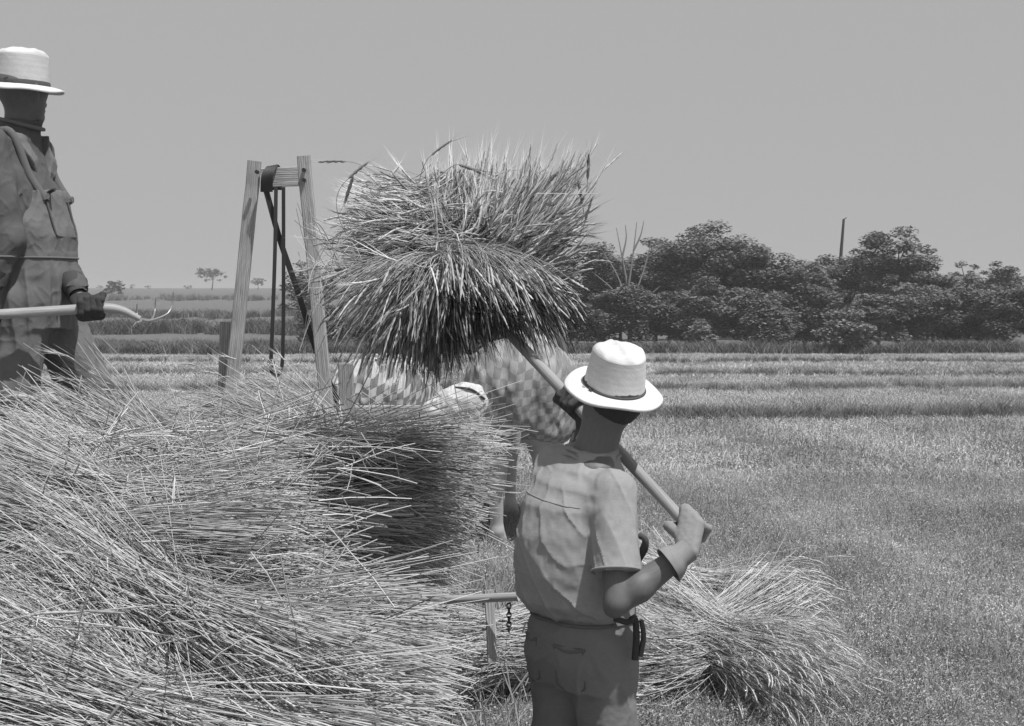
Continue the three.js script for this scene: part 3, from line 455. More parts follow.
{ // loose straws strewn over the load
  rnd = mulberry(44);
  const G = new Strands(); G.stalk([[-0.5, 0, 0], [-0.17, 0.012, 0.006], [0.17, 0.014, -0.004], [0.5, 0, 0]], 0.0045, 0.0032, 1);
  const m = new THREE.InstancedMesh(G.build(), strawMat, 1500); m.name = 'loose_straw'; const q = new THREE.Object3D();
  const tY = d => d < 3.5 ? 1.1 : d < 4.5 ? lerp(1.1, 1.4, (d - 3.5) / 1.0) : d < 5.5 ? 1.4 : lerp(1.38, 0.98, (d - 5.5) / 2.6);
  for (let k = 0; k < 1500; k++) {
    const d = 3.2 + 4.9 * Math.pow(rnd(), 0.9), x = R(-1.9, d > 5.6 ? -0.05 : -0.42), up = rnd() < 0.09; q.position.set(x, tY(d) + R(-0.02, 0.04) + (up ? 0.08 : 0), -d); q.rotation.set(gauss() * 0.6, gauss() * 1.8, up ? R(0.4, 1.3) * (rnd() < 0.5 ? -1 : 1) : gauss() * 0.28); const L = R(0.12, 0.45); q.scale.set(L, 0.55, 0.55); q.updateMatrix(); m.setMatrixAt(k, q.matrix); m.setColorAt(k, grey(strawTone(0.55)));
  }
  m.castShadow = m.receiveShadow = true; tag(m, 'loose pale straws strewn over the top of the load', null, null, 'stuff'); scene.add(m);
}

// ------------------------------------------------------------------ people
const clothTex = noiseTex(512, (u, v) => 0.8 + 0.04 * tn(u, v, 5) + 0.05 * tn(u, v, 40, 3) + 0.06 * Math.sin(u * 6.283 * 170) * 0.7 + 0.06 * Math.sin(v * 6.283 * 170) * 0.7 + 0.04 * tn(u, v, 120, 6), 3, 3);
const cloth = (v) => new THREE.MeshStandardMaterial({ color: grey(v), map: clothTex, roughness: 0.95, bumpMap: clothTex, bumpScale: 0.0015 });
const skinTex = noiseTex(256, (u, v) => 0.86 + 0.06 * tn(u, v, 8) + 0.05 * tn(u, v, 60, 2), 4, 4);
const skin = v => new THREE.MeshStandardMaterial({ color: grey(v), map: skinTex, roughness: 0.55, bumpMap: skinTex, bumpScale: 0.0012 });
const strawHatTex = noiseTex(512, (u, v) => { const a = Math.sin(v * 6.283 * 34), b = Math.sin(u * 6.283 * 150 + Math.floor(v * 34) * 3.14); return 0.87 + 0.025 * a + 0.07 * b + 0.05 * tn(u, v, 12, 4) + 0.06 * tn(u, v, 80, 7); });
const hatMat = v => new THREE.MeshStandardMaterial({ color: grey(v), map: strawHatTex, roughness: 0.8, bumpMap: strawHatTex, bumpScale: 0.0025, side: THREE.DoubleSide });
// a straw hat: crown with a creased top, brim with a rolled edge, dark band
function hat(parent, pos, quat, o) {
  const prof = [[o.rb, 0], [o.rb * 0.985, 0.02], [o.rt * 1.02, o.h * 0.72], [o.rt, o.h * 0.84], [o.rt * 0.93, o.h * 0.93], [o.rt * 0.8, o.h * 0.985], [o.rt * 0.55, o.h * 1.005], [o.rt * 0.25, o.h * 1.01], [0.0005, o.h * 1.01]];
  const sp = new THREE.SplineCurve(prof.map(([x, y]) => new THREE.Vector2(x, y)));
  const g = new THREE.LatheGeometry(sp.getPoints(44), 72), p = g.attributes.position;
  for (let i = 0; i < p.count; i++) { let x = p.getX(i), y = p.getY(i), z = p.getZ(i); const t = sstep(o.h * 0.8, o.h, y); y += t * (o.ridge * Math.exp(-Math.pow(x / 0.012, 2)) * sstep(-0.09, 0.02, -z + 0.06) - 0.012 * sstep(0.0, 0.085, Math.abs(z)) + 0.003 * n2(x * 20, z * 20)); const s = 1 + 0.012 * n3(x * 8, y * 8, z * 8); p.setXYZ(i, x * s, y, z * s * 1.16); }
  g.computeVertexNormals();
  const h = part('hat', g, hatMat(o.v), parent); h.position.copy(pos); h.quaternion.copy(quat);
  const bp = []; for (let k = 0; k <= 14; k++) { const t = k / 14; bp.push(new THREE.Vector2(lerp(o.rb - 0.003, o.br, t), 0.004 - o.dip * t * t + 0.003 * t)); } for (let k = 14; k >= 0; k--) { const t = k / 14; bp.push(new THREE.Vector2(lerp(o.rb - 0.003, o.br, t), -o.dip * t * t + 0.001 * t - 0.001)); }
  const b = new THREE.LatheGeometry(bp, 96), q = b.attributes.position;
  for (let i = 0; i < q.count; i++) { const x = q.getX(i), z = q.getZ(i), r = Math.hypot(x, z), t = (r - o.rb) / (o.br - o.rb), a = Math.atan2(x, z); q.setXYZ(i, x, q.getY(i) + t * t * (o.warp * Math.cos(2 * a + o.ph) + 0.003 * Math.sin(5 * a)), z * 1.13); }
  b.computeVertexNormals(); part('brim', b, hatMat(o.v * 1.05), h);
  const band = new THREE.LatheGeometry([[o.rb + 0.001, 0.004], [o.rb + 0.0045, 0.006], [o.rb + 0.0025, o.band], [o.rb - 0.001, o.band + 0.002]].map(([x, y]) => new THREE.Vector2(x, y)), 72); band.scale(1, 1, 1.16); part('hat_band', band, mat(0.09, { side: THREE.DoubleSide }), h);
  const bow = mergeGeometries([-1, 1].map(s => { const e = new THREE.SphereGeometry(0.5, 10, 8); e.scale(0.006, 0.009, 0.022); e.rotateX(s * 0.5); e.translate(0, s * 0.006, s * 0.016); return e; })); bow.rotateY(o.bowA || 0); bow.translate(Math.sin((o.bowA || 0) + Math.PI / 2) * (o.rb + 0.008), 0.014, Math.cos((o.bowA || 0) + Math.PI / 2) * (o.rb + 0.008) * 1.16); part('bow', bow, mat(0.07), h);
  return h;
}
// field of a gloved fist closed round a bar: C on the bar, A along it, Wr the wrist
function fist(C, A, Wr, o = {}) {
  A = A.clone().normalize(); const u = Wr.clone().sub(C); u.addScaledVector(A, -u.dot(A)); u.normalize(); const v = A.clone().cross(u).multiplyScalar(o.side || 1), bars = [], rb = o.bar || 0.018;
  const pol = (deg, r, s) => { const a = deg * Math.PI / 180; return C.clone().addScaledVector(u, Math.cos(a) * r).addScaledVector(v, Math.sin(a) * r).addScaledVector(A, s); };
  const len = [0.92, 1.03, 1, 0.85], fr = 0.0115;
  for (let k = 0; k < 4; k++) {
    const s = (1.5 - k) * 0.0225, f = len[k], kn = pol(88, 0.047, s * 1.05), j1 = pol(88 + 88 * f, rb + 0.020, s), j2 = pol(88 + 160 * f, rb + 0.014, s * 0.97), tip = pol(88 + 225 * f, rb + 0.012, s * 0.95);
    bars.push([Wr.clone().lerp(kn, 0.12).addScaledVector(A, s * 0.5), kn, 0.021, 0.0165], [kn, j1, 0.0135, 0.0125], [j1, j2, 0.0122, fr], [j2, tip, fr, 0.0095]);
  }
  const tb = Wr.clone().lerp(pol(30, 0.05, 0.02), 0.55), t1 = pol(-10, 0.048, 0.042), t2 = pol(-75, rb + 0.016, 0.05), t3 = pol(-130, rb + 0.013, 0.046);
  bars.push([tb, t1, 0.019, 0.015], [t1, t2, 0.0145, 0.0125], [t2, t3, 0.0125, 0.010]);
  const f = (x, y, z) => { let d = 9; bars.forEach(([a, b, ra, rbb], i) => { const c = cap(x, y, z, a, b, ra, rbb); d = i < 16 && i % 4 === 0 ? smin(d, c, 0.018) : smin(d, c, 0.004); }); return d - 0.0012 + 0.0008 * n3(x * 40, y * 40, z * 40); };
  const lo = V(9, 9, 9), hi = V(-9, -9, -9); bars.forEach(([a, b]) => { lo.min(a).min(b); hi.max(a).max(b); });
  return { f, lo: lo.subScalar(0.035), hi: hi.addScalar(0.035) };
}
function cuff(wr, el, r0, r1, len) { // flared gauntlet, open towards the elbow
  const pr = [[r0, -0.012], [r0 * 1.02, 0.02], [lerp(r0, r1, 0.6), len * 0.6], [r1, len], [r1 - 0.004, len], [lerp(r0, r1, 0.6) - 0.004, len * 0.6], [r0 - 0.004, 0.02]];
  const g = new THREE.LatheGeometry(pr.map(([x, y]) => new THREE.Vector2(x, y)), 36), p = g.attributes.position; for (let i = 0; i < p.count; i++) { const y = p.getY(i), k = 1 + 0.07 * n3(p.getX(i) * 18, y * 14, p.getZ(i) * 18); p.setX(i, p.getX(i) * k); p.setZ(i, p.getZ(i) * k * 0.86); } g.computeVertexNormals();
  g.applyQuaternion(new THREE.Quaternion().setFromUnitVectors(V(0, 1, 0), el.clone().sub(wr).normalize())); g.translate(wr.x, wr.y, wr.z); return g;
}
function headField(Hc, fwd, up) { // head about centre Hc: skull, jaw, nose, brow, ears
  const F = fwd.clone().normalize(), U = up.clone().addScaledVector(F, -up.dot(F)).normalize(), X = U.clone().cross(F), q = (a, b, c) => Hc.clone().addScaledVector(X, a).addScaledVector(U, b).addScaledVector(F, c);
  const B = [[q(0, 0.03, -0.03), q(0, 0.035, 0.03), 0.083, 0.078, 0.04], [q(0, -0.02, 0.02), q(0, -0.085, 0.055), 0.066, 0.042, 0.05], [q(-0.04, -0.055, 0.02), q(0.04, -0.055, 0.02), 0.035, 0.035, 0.03], [q(0, 0.0, 0.092), q(0, -0.035, 0.108), 0.009, 0.015, 0.015], [q(-0.03, 0.02, 0.086), q(0.03, 0.02, 0.086), 0.012, 0.012, 0.02], [q(-0.02, -0.062, 0.088), q(0.02, -0.062, 0.088), 0.008, 0.008, 0.01]];
  const ears = [-1, 1].map(s => [q(s * 0.078, -0.025, -0.012), q(s * 0.084, 0.022, -0.02), 0.012, 0.017]);
  const eyes = [-1, 1].map(s => q(s * 0.032, 0.0, 0.088));
  return (x, y, z) => { let d = 9; for (const [a, b, r, s, k] of B) d = smin(d, cap(x, y, z, a, b, r, s), k); for (const e of eyes) d = Math.max(d, -(Math.hypot(x - e.x, y - e.y, z - e.z) - 0.013)); for (const e of eyes) d = Math.min(d, Math.hypot(x - e.x, y - e.y, z - e.z + 0.0) - 0.0105); for (const [a, b, r, s] of ears) d = smin(d, cap(x, y, z, a, b, r, s), 0.012); return d; };
}
function joinMeshes(list) { return mergeGeometries(list.map(g => { const q = g.clone(); return q; })); }

// ---- the man pitching: back to the camera, bright straw hat, fork over his right side
const forkA = P(706, 545, 4.0), forkB = P(489, 311, 4.95);      // ends of the wooden handle
const onFork = t => forkA.clone().lerp(forkB, t);
{
  rnd = mulberry(51);
  const base = V(0.218, ground(0.218, -4.2), -4.2), man = thing('person', 'man seen from behind in pale work shirt and bright straw hat lifting the raised sheaf', 'person', base);
  man.rotation.y = Math.atan2(0.8, -0.6); man.updateMatrixWorld(true);
  const inv = man.matrixWorld.clone().invert(), lo = p => p.clone().applyMatrix4(inv), ld = v => v.clone().transformDirection(inv);
  const shR = V(-0.172, 1.33, -0.02), shL = V(0.15, 1.375, 0.01), elR = lo(P(617, 602, 3.93)), hR = lo(onFork(0.06)), wrR = lo(P(686, 552, 3.97));
  let tL = 0, best = 1e9; for (let t = 0.2; t < 0.9; t += 0.002) { const q = onFork(t), px = 512 + q.x / -q.z * FOCAL; if (Math.abs(px - 573) < best) { best = Math.abs(px - 573); tL = t; } }
  const hL = lo(onFork(tL)), wrL = lo(P(586, 436, 4.56)), elL = lo(P(574, 492, 4.5)), axis = ld(forkB.clone().sub(forkA));
  const hatAt = lo(P(614, 387, 4.22)), Hc = hatAt.clone().addScaledVector(ld(V(0.13, 1, 0.33)).normalize(), -0.05), fwd = ld(V(-0.3, 0.33, -0.9)).normalize(), up = ld(V(0.13, 1, 0.33));
  // skin: head, neck, arms, trunk and legs in one surface
  const nk = [V(0, 1.36, 0.025), Hc.clone().add(V(0, -0.04, -0.025))], hd = headField(Hc, fwd, up);
  const J = { hip: [V(-0.085, 0.9, 0), V(0.085, 0.9, 0)], knee: [V(-0.10, 0.5, 0.04), V(0.11, 0.5, 0.0)], ank: [V(-0.12, 0.1, -0.02), V(0.13, 0.1, -0.06)] };
  const trunk = [[0.85, 0.13, 0.09, 0], [1.1, 0.14, 0.10, -0.02], [1.3, 0.15, 0.10, -0.01], [1.4, 0.11, 0.07, 0.01], [1.45, 0.05, 0.05, 0.04]];
  const body = (x, y, z) => {
    let d = loft(x, y, z, trunk); d = smin(d, cap(x, y, z, nk[0], nk[1], 0.068, 0.062), 0.03); d = smin(d, hd(x, y, z), 0.02);
    for (const [s, e, w] of [[shR, elR, wrR], [shL, elL, wrL]]) { d = smin(d, cap(x, y, z, s, e, 0.05, 0.039), 0.03); const m = e.clone().lerp(w, 0.3); d = smin(d, smin(cap(x, y, z, e, m, 0.037, 0.044), cap(x, y, z, m, w, 0.044, 0.029), 0.02), 0.015); d = smin(d, Math.hypot(x - e.x - (e.x - w.x) * 0.05, y - e.y - (e.y - s.y) * 0.06, z - e.z - (e.z - w.z) * 0.05) - 0.028, 0.015); }
    for (const s of [0, 1]) { d = smin(d, cap(x, y, z, J.hip[s], J.knee[s], 0.075, 0.05), 0.03); d = smin(d, cap(x, y, z, J.knee[s], J.ank[s], 0.048, 0.035), 0.03); }
    return d;
  };
  part('body', netMesh(body, V(-0.55, 0.05, -0.35), V(0.45, 1.78, 0.75), 0.01), skin(0.17), man);
  part('face_and_neck', netMesh((x, y, z) => smin(hd(x, y, z), cap(x, y, z, nk[0], nk[1], 0.0685, 0.0625), 0.03) - 0.0006, V(-0.2, 1.38, -0.1), V(0.16, 1.76, 0.3), 0.005), skin(0.17), man);
  const Uh = ld(V(0.13, 1, 0.33)).normalize(), hairA = Hc.clone().addScaledVector(Uh, 0.025).addScaledVector(fwd, -0.03), hairB = Hc.clone().addScaledVector(Uh, 0.03).addScaledVector(fwd, 0.02);
  part('hair', netMesh((x, y, z) => Math.max(cap(x, y, z, hairA, hairB, 0.0865, 0.08) + 0.0015 * n3(x * 90, y * 40, z * 90), -((x - Hc.x) * Uh.x + (y - Hc.y) * Uh.y + (z - Hc.z) * Uh.z + 0.045)), V(-0.19, 1.45, -0.12), V(0.17, 1.76, 0.28), 0.005), mat(0.04), man);
  // shirt
  const ST = [[0.925, 0.165, 0.125, 0], [0.95, 0.178, 0.142, -0.01], [0.985, 0.19, 0.162, -0.025], [1.08, 0.185, 0.172, -0.036], [1.18, 0.182, 0.168, -0.035], [1.275, 0.178, 0.152, -0.025], [1.34, 0.16, 0.128, -0.005], [1.385, 0.122, 0.102, 0.015], [1.42, 0.088, 0.084, 0.03], [1.445, 0.08, 0.08, 0.036]];
  const slv = (s, e, t) => { const end = s.clone().lerp(e, t), ax = e.clone().sub(s).normalize(); return (x, y, z) => Math.max(cap(x, y, z, s, end.clone().addScaledVector(ax, 0.06), 0.068, 0.072), (x - end.x) * ax.x + (y - end.y) * ax.y + (z - end.z) * ax.z); };
  const sR = slv(shR, elR, 0.74), sL = slv(shL, elL, 0.85);
  const folds = (x, y, z) => { const lowm = sstep(1.12, 0.95, y), a = n3(x * 5 + y * 1.5, y * 2.2, z * 5), b = n3(x * 14, y * 3 + 7, z * 14), e = 1 - Math.abs(n3(x * 7 - y * 5, y * 3.5 - x * 4, z * 7 + 4)), c = e * e * e * e; return 0.006 * a + 0.0045 * b * (0.25 + lowm) - 0.008 * (c - 0.2) * (0.6 + 0.5 * lowm) + 0.0012 * n3(x * 30, y * 22, z * 30); };
  const shirt = (x, y, z) => { let d = loft(x, y - 0.14 * x * sstep(1.2, 1.4, y), z, ST); d = smin(d, sL(x, y, z), 0.05); d = smin(d, sR(x, y, z), lerp(0.012, 0.06, sstep(1.2, 1.34, y)));  return d + folds(x, y, z); };
  const sm = netMesh(shirt, V(-0.5, 0.9, -0.34), V(0.42, 1.5, 0.36), 0.006), shirtM = part('shirt', sm, cloth(0.42), man);
  // collar band, seams, hem: thin rolled cloth following the surface
  const drop = (p, dir) => { const q = p.clone(); for (let k = 0; k < 60; k++) { const d = shirt(q.x, q.y, q.z); if (d < 0.0015) break; q.addScaledVector(dir, Math.min(0.02, d * 0.7)); } return q; };
  const seam = (pts, r, name, m) => part(name, tubeOf(pts, r, pts.length * 4, 6), m, shirtM);
  const cm = cloth(0.38);
  { const c = []; for (let k = 0; k < 28; k++) { const a = k / 28 * 6.283; c.push(V(Math.cos(a) * 0.079, 1.438 + 0.14 * Math.cos(a) * 0.079 + 0.006 * Math.sin(3 * a), 0.036 + Math.sin(a) * 0.079)); } part('collar', tubeOf(c, 0.0075, 60, 8, true), cm, shirtM); const c2 = c.map((p, i) => V(p.x * 1.12, p.y - 0.017 + 0.003 * Math.sin(i * 1.3), 0.036 + (p.z - 0.036) * 1.12)); part('collar', tubeOf(c2, 0.006, 60, 8, true), cm, shirtM); }
  { const l = []; for (let k = 0; k <= 20; k++) { const x = lerp(0.12, -0.135, k / 20); l.push(drop(V(x, 1.3 + 0.1 * x, -0.4), V(0, 0, 1))); } seam(l, 0.0015, 'yoke_seam', cm); }
  { const ax = elR.clone().sub(shR).normalize(), end = shR.clone().lerp(elR, 0.735), s = V(0, 0, 1).cross(ax).normalize(), t = ax.clone().cross(s), l = []; for (let k = 0; k < 32; k++) { const a = k / 32 * 6.283, dir = s.clone().multiplyScalar(Math.cos(a)).addScaledVector(t, Math.sin(a)); l.push(end.clone().addScaledVector(ax, -0.004).addScaledVector(dir, 0.0735)); } part('sleeve_hem', tubeOf(l, 0.004, 80, 6, true), cm, shirtM); }
  // trousers
  const TT = [[0.72, 0.17, 0.13, 0], [0.8, 0.182, 0.145, -0.004], [0.88, 0.178, 0.142, -0.004], [0.945, 0.168, 0.128, 0], [0.965, 0.166, 0.126, 0]];
  const tf = (x, y, z) => { let d = loft(x, y, z, TT); for (const s of [0, 1]) { d = smin(d, cap(x, y, z, J.hip[s].clone().setY(0.8), J.knee[s], 0.105, 0.085), 0.04); d = smin(d, cap(x, y, z, J.knee[s], J.ank[s], 0.085, 0.072), 0.02); } const a = 1 - Math.abs(n3(x * 6, y * 5 + x * 3, z * 6)), a4 = a * a * a * a; return d - 0.006 * (a4 - 0.2) + 0.004 * n3(x * 7, y * 5, z * 7) + 0.001 * n3(x * 34, y * 34, z * 34); };
  const trM = part('trousers', netMesh(tf, V(-0.3, 0.0, -0.28), V(0.32, 0.98, 0.26), 0.008), cloth(0.27), man);
  const dropT = (p, dir) => { const q = p.clone(); for (let k = 0; k < 60; k++) { const d = tf(q.x, q.y, q.z); if (d < 0.0015) break; q.addScaledVector(dir, Math.min(0.02, d * 0.7)); } return q; };
  { const l = []; for (let k = 0; k < 40; k++) { const a = k / 40 * 6.283, o = V(Math.cos(a) * 0.4, 0.925, Math.sin(a) * 0.4); l.push(dropT(o, V(-Math.cos(a), 0, -Math.sin(a)))); } part('waistband', tubeOf(l, 0.006, 120, 6, true), cloth(0.19), trM); }
  for (const sx of [-1, 1]) { const l = [[0.045, 0.862], [0.135, 0.858], [0.135, 0.74], [0.09, 0.715], [0.045, 0.74], [0.045, 0.862]].map(([x, y]) => dropT(V(sx * x, y, -0.4), V(0, 0, 1))); part('pocket_seam', new THREE.TubeGeometry(new THREE.CatmullRomCurve3(l, false, 'catmullrom', 0.1), 80, 0.0035, 6), cloth(0.18), trM); const fl = [[0.04, 0.862], [0.14, 0.858]].map(([x, y]) => dropT(V(sx * x, y, -0.4), V(0, 0, 1))); part('pocket_flap', taperTube([fl[0], fl[0].clone().lerp(fl[1], 0.5).add(V(0, -0.012, -0.006)), fl[1]], 0.005, 0.005, 12, 6), cloth(0.2), trM); }
  for (const s of [0, 1]) part('boot', netMesh((x, y, z) => Math.max(smin(cap(x, y, z, J.ank[s].clone().setY(0.16), J.ank[s].clone().setY(0.06), 0.055, 0.05), cap(x, y, z, J.ank[s].clone().add(V(0, -0.06, 0)), J.ank[s].clone().add(V(s ? 0.02 : -0.02, -0.065, 0.16)), 0.045, 0.04), 0.03), -y + 0.002), J.ank[s].clone().add(V(-0.1, -0.12, -0.1)), J.ank[s].clone().add(V(0.1, 0.16, 0.26)), 0.009), mat(0.05), man);
  // gloves
  const gm = cloth(0.36), fr = fist(hR, axis, wrR, { side: 1, bar: 0.019 }), fl = fist(hL, axis, wrL, { side: -1, bar: 0.019 });
  const gr = part('glove', netMesh(fr.f, fr.lo, fr.hi, 0.0032), gm, man); part('gauntlet', cuff(wrR, elR, 0.042, 0.066, 0.065), new THREE.MeshStandardMaterial({ color: grey(0.34), map: clothTex, roughness: 0.95, side: THREE.DoubleSide }), gr);
  const gl = part('glove', netMesh(fl.f, fl.lo, fl.hi, 0.0035), cloth(0.1), man); part('gauntlet', cuff(wrL, elL, 0.04, 0.06, 0.09), mat(0.12, { side: THREE.DoubleSide }), gl);
  // strap and pliers hanging at the right hip
  const hp = lo(P(634, 617, 4.02)); part('tool_strap', taperTube([hp.clone().add(V(0.02, 0.0, -0.06)), hp.clone().add(V(0, -0.012, -0.02)), hp, hp.clone().add(V(0, -0.05, 0.01)), hp.clone().add(V(0.0, -0.13, 0.005))], 0.009, 0.011, 20, 8), mat(0.04, { roughness: 0.6 }), man);
  part('tool_handle', taperTube([hp.clone().add(V(-0.01, -0.01, 0.02)), hp.clone().add(V(-0.012, -0.06, 0.028)), hp.clone().add(V(-0.006, -0.12, 0.02))], 0.007, 0.009, 14, 8), mat(0.09, { metalness: 0.5, roughness: 0.5 }), man);
  const pk = lo(P(643, 545, 4.02)); part('pocket_cloth', taperTube([pk.clone().add(V(0.03, -0.05, 0)), pk.clone().add(V(0.0, -0.01, 0.005)), pk.clone().add(V(-0.008, 0.02, 0.0)), pk.clone().add(V(0.01, 0.03, -0.01))], 0.016, 0.008, 14, 8), cloth(0.1), man);
  // hat
  const U = ld(V(0.13, 1, 0.33)).normalize(), F0 = fwd.clone().addScaledVector(U, -fwd.dot(U)).normalize(), X0 = U.clone().cross(F0);
  hat(man, hatAt, new THREE.Quaternion().setFromRotationMatrix(new THREE.Matrix4().makeBasis(X0, U, F0)), { rb: 0.093, rt: 0.081, h: 0.135, br: 0.152, v: 0.80, dip: 0.012, warp: 0.006, ph: 0.5, band: 0.010, ridge: 0.007, bowA: 0.2 });
  shade(man);
}
function pitchfork(label, pos, build) { const f = thing('pitchfork', label, 'pitchfork', pos); build(f, p => p.clone().sub(pos)); return shade(f); }
pitchfork('long wooden pitchfork holding up the big sheaf', forkA, (f, l) => {
  const ax = forkB.clone().sub(forkA).normalize(), end = forkB.clone().addScaledVector(ax, 0.0), tip = forkB.clone().addScaledVector(ax, 0.34);
  part('handle', taperTube([onFork(0.03), onFork(0.3).add(V(0.003, -0.004, 0)), onFork(0.65), onFork(0.93)].map(l), 0.0175, 0.0195, 30, 12), handleMat(0.46), f);
  part('ferrule', taperTube([onFork(0.9), onFork(0.96), end.clone().addScaledVector(ax, 0.04)].map(l), 0.0215, 0.0165, 8, 12), mat(0.05, { metalness: 0.6, roughness: 0.5 }), f);
  const s = V(0, 0, 1).cross(ax).normalize().applyAxisAngle(ax, 0.7);
  for (const k of [-1, 0, 1]) part('tine', taperTube([end.clone().addScaledVector(ax, 0.03), end.clone().addScaledVector(ax, 0.07).addScaledVector(s, k * 0.06), end.clone().addScaledVector(ax, 0.18).addScaledVector(s, k * 0.075), tip.clone().addScaledVector(s, k * 0.08)].map(l), 0.007, 0.003, 18, 6), mat(0.2, { metalness: 0.8, roughness: 0.35 }), f);
});

// ---- the man on the load in bib overalls, at the left edge
{
  rnd = mulberry(61);
  const D = 5.4, k0 = D / FOCAL, foot = V((34 - 512) * k0, EYE - (515 - 288) * k0, -D), man = thing('person', 'man in bib overalls and tall straw hat standing on the load at the left edge', 'person', foot);
  man.rotation.y = Math.atan2(0.98, 0.12); man.updateMatrixWorld(true);
  const inv = man.matrixWorld.clone().invert(), lo = p => p.clone().applyMatrix4(inv), ld = v => v.clone().transformDirection(inv);
  // heights above the feet: waist 1.0, shoulders 1.47, hat top 1.83
  const shR = V(-0.175, 1.44, -0.07), shL = V(0.165, 1.45, -0.06);
  const fa = P(-60, 318, 5.05), fb = P(112, 304, 5.22), faL = lo(fa), hL = lo(P(90, 305, 5.205)), wrL = lo(P(79, 296, 5.28)), elL = lo(P(62, 262, 5.5)), hR = lo(P(-16, 314.5, 5.095)), wrR = lo(P(-14, 296, 5.12)), elR = lo(P(8, 240, 5.17)), axis = ld(fb.clone().sub(fa));
  const Hc = V(0.0, 1.66, -0.03), fwd = V(3, 0.1, 1).normalize(), up = V(0, 1, 0), hd = headField(Hc, fwd, up), nk = [V(0, 1.43, -0.05), V(0, 1.62, -0.03)];
  const J = { hip: [V(-0.09, 0.93, 0), V(0.09, 0.93, 0)], knee: [V(-0.11, 0.5, -0.03), V(0.11, 0.5, 0.17)], ank: [V(-0.13, 0.1, -0.12), V(0.13, 0.1, 0.25)] };
  const trunk = [[0.9, 0.13, 0.09, 0], [1.15, 0.14, 0.10, -0.01], [1.35, 0.14, 0.08, -0.06], [1.44, 0.1, 0.06, -0.06], [1.51, 0.05, 0.05, -0.04]];
  const body = (x, y, z) => {
    let d = loft(x, y, z, trunk); d = smin(d, cap(x, y, z, nk[0], nk[1], 0.066, 0.06), 0.03); d = smin(d, hd(x, y, z), 0.02);
    for (const [s, e, w] of [[shR, elR, wrR], [shL, elL, wrL]]) { d = smin(d, cap(x, y, z, s, e, 0.045, 0.04), 0.03); d = smin(d, cap(x, y, z, e, w, 0.04, 0.03), 0.02); }
    for (const s of [0, 1]) { d = smin(d, cap(x, y, z, J.hip[s], J.knee[s], 0.075, 0.05), 0.03); d = smin(d, cap(x, y, z, J.knee[s], J.ank[s], 0.048, 0.035), 0.03); }
    return d;
  };
  part('body', netMesh(body, V(-0.6, 0.05, -0.4), V(0.5, 1.8, 0.6), 0.011), skin(0.15), man);
  part('face_and_neck', netMesh((x, y, z) => smin(hd(x, y, z), cap(x, y, z, nk[0], nk[1], 0.0665, 0.0605), 0.03) - 0.0006, V(-0.13, 1.45, -0.12), V(0.14, 1.79, 0.18), 0.005), skin(0.15), man);
  part('hair', netMesh((x, y, z) => Math.max(Math.hypot(x, y - Hc.y - 0.03, (z - Hc.z) * 0.93) - 0.09, -(y - 1.66)), V(-0.12, 1.55, -0.16), V(0.12, 1.8, 0.13), 0.006), mat(0.03), man);
  const fold = (x, y, z, s) => { const a = 1 - Math.abs(n3(x * 8 + s, y * 5 + x * 3, z * 8)), b = n3(x * 12, y * 6 + s, z * 12); const c = 1 - Math.abs(n3(x * 13 - y * 6, y * 11 + s, z * 13)); return 0.008 * n3(x * 5, y * 4 + s, z * 5) - 0.004 * (a * a * a - 0.25) + 0.005 * b - 0.003 * (c * c * c * c - 0.2); };
  const ST = [[0.95, 0.165, 0.125, 0], [1.1, 0.175, 0.138, -0.005], [1.25, 0.185, 0.132, -0.035], [1.38, 0.17, 0.115, -0.065], [1.46, 0.125, 0.092, -0.065], [1.52, 0.08, 0.08, -0.045], [1.555, 0.076, 0.078, -0.035]];
  const shirt = (x, y, z) => { let d = loft(x, y, z, ST); for (const [s, e, w] of [[shR, elR, wrR], [shL, elL, wrL]]) { d = smin(d, cap(x, y, z, s, e, 0.066, 0.058), 0.03); d = smin(d, cap(x, y, z, e, e.clone().lerp(w, 0.9), 0.056, 0.046), 0.03); } return d + fold(x, y, z, 2); };
  const sh = part('shirt', netMesh(shirt, V(-0.65, 0.9, -0.4), V(0.5, 1.57, 0.6), 0.008), cloth(0.125), man);
  { const c = []; for (let k = 0; k < 24; k++) { const a = k / 24 * 6.283; c.push(V(Math.cos(a) * 0.079, 1.54 - 0.02 * Math.sin(a), -0.035 + Math.sin(a) * 0.082)); } part('collar', tubeOf(c, 0.008, 50, 8, true), cloth(0.2), sh); }
  // overalls: seat, legs and bib
  const OT = [[0.74, 0.185, 0.15, 0], [0.85, 0.195, 0.162, 0], [0.95, 0.19, 0.156, 0], [1.0, 0.186, 0.152, 0], [1.03, 0.184, 0.15, 0]];
  const bib = (x, y, z) => { const d = loft(x, y, z, ST) - 0.022; return Math.max(d, -(z + 0.03 - 0.25 * Math.max(0, y - 1.02)), y - 1.28, Math.abs(x) - lerp(0.24, 0.13, sstep(1.02, 1.28, y))); };
  const back = (x, y, z) => { const d = loft(x, y, z, ST) - 0.02, s = Math.abs(Math.abs(x) - lerp(0.02, 0.1, sstep(1.2, 1.5, y))) - 0.022; return Math.max(d, s, z - 0.06, y - 1.5, 1.0 - y); };
  const ov = (x, y, z) => { let d = loft(x, y, z, OT); for (const s of [0, 1]) { d = smin(d, cap(x, y, z, J.hip[s].clone().setY(0.84), J.knee[s], 0.115, 0.09), 0.03); d = smin(d, cap(x, y, z, J.knee[s], J.ank[s], 0.09, 0.085), 0.02); } const a = 1 - Math.abs(n3(x * 7, y * 0.7, z * 7)), b = n3(x * 14, y * 4, z * 14); d += (-0.014 * (a * a * a - 0.3) + 0.003 * b) * sstep(1.03, 0.93, y); return smin(Math.min(bib(x, y, z), back(x, y, z)), d, 0.015) + fold(x, y, z, 6) * 0.7; };
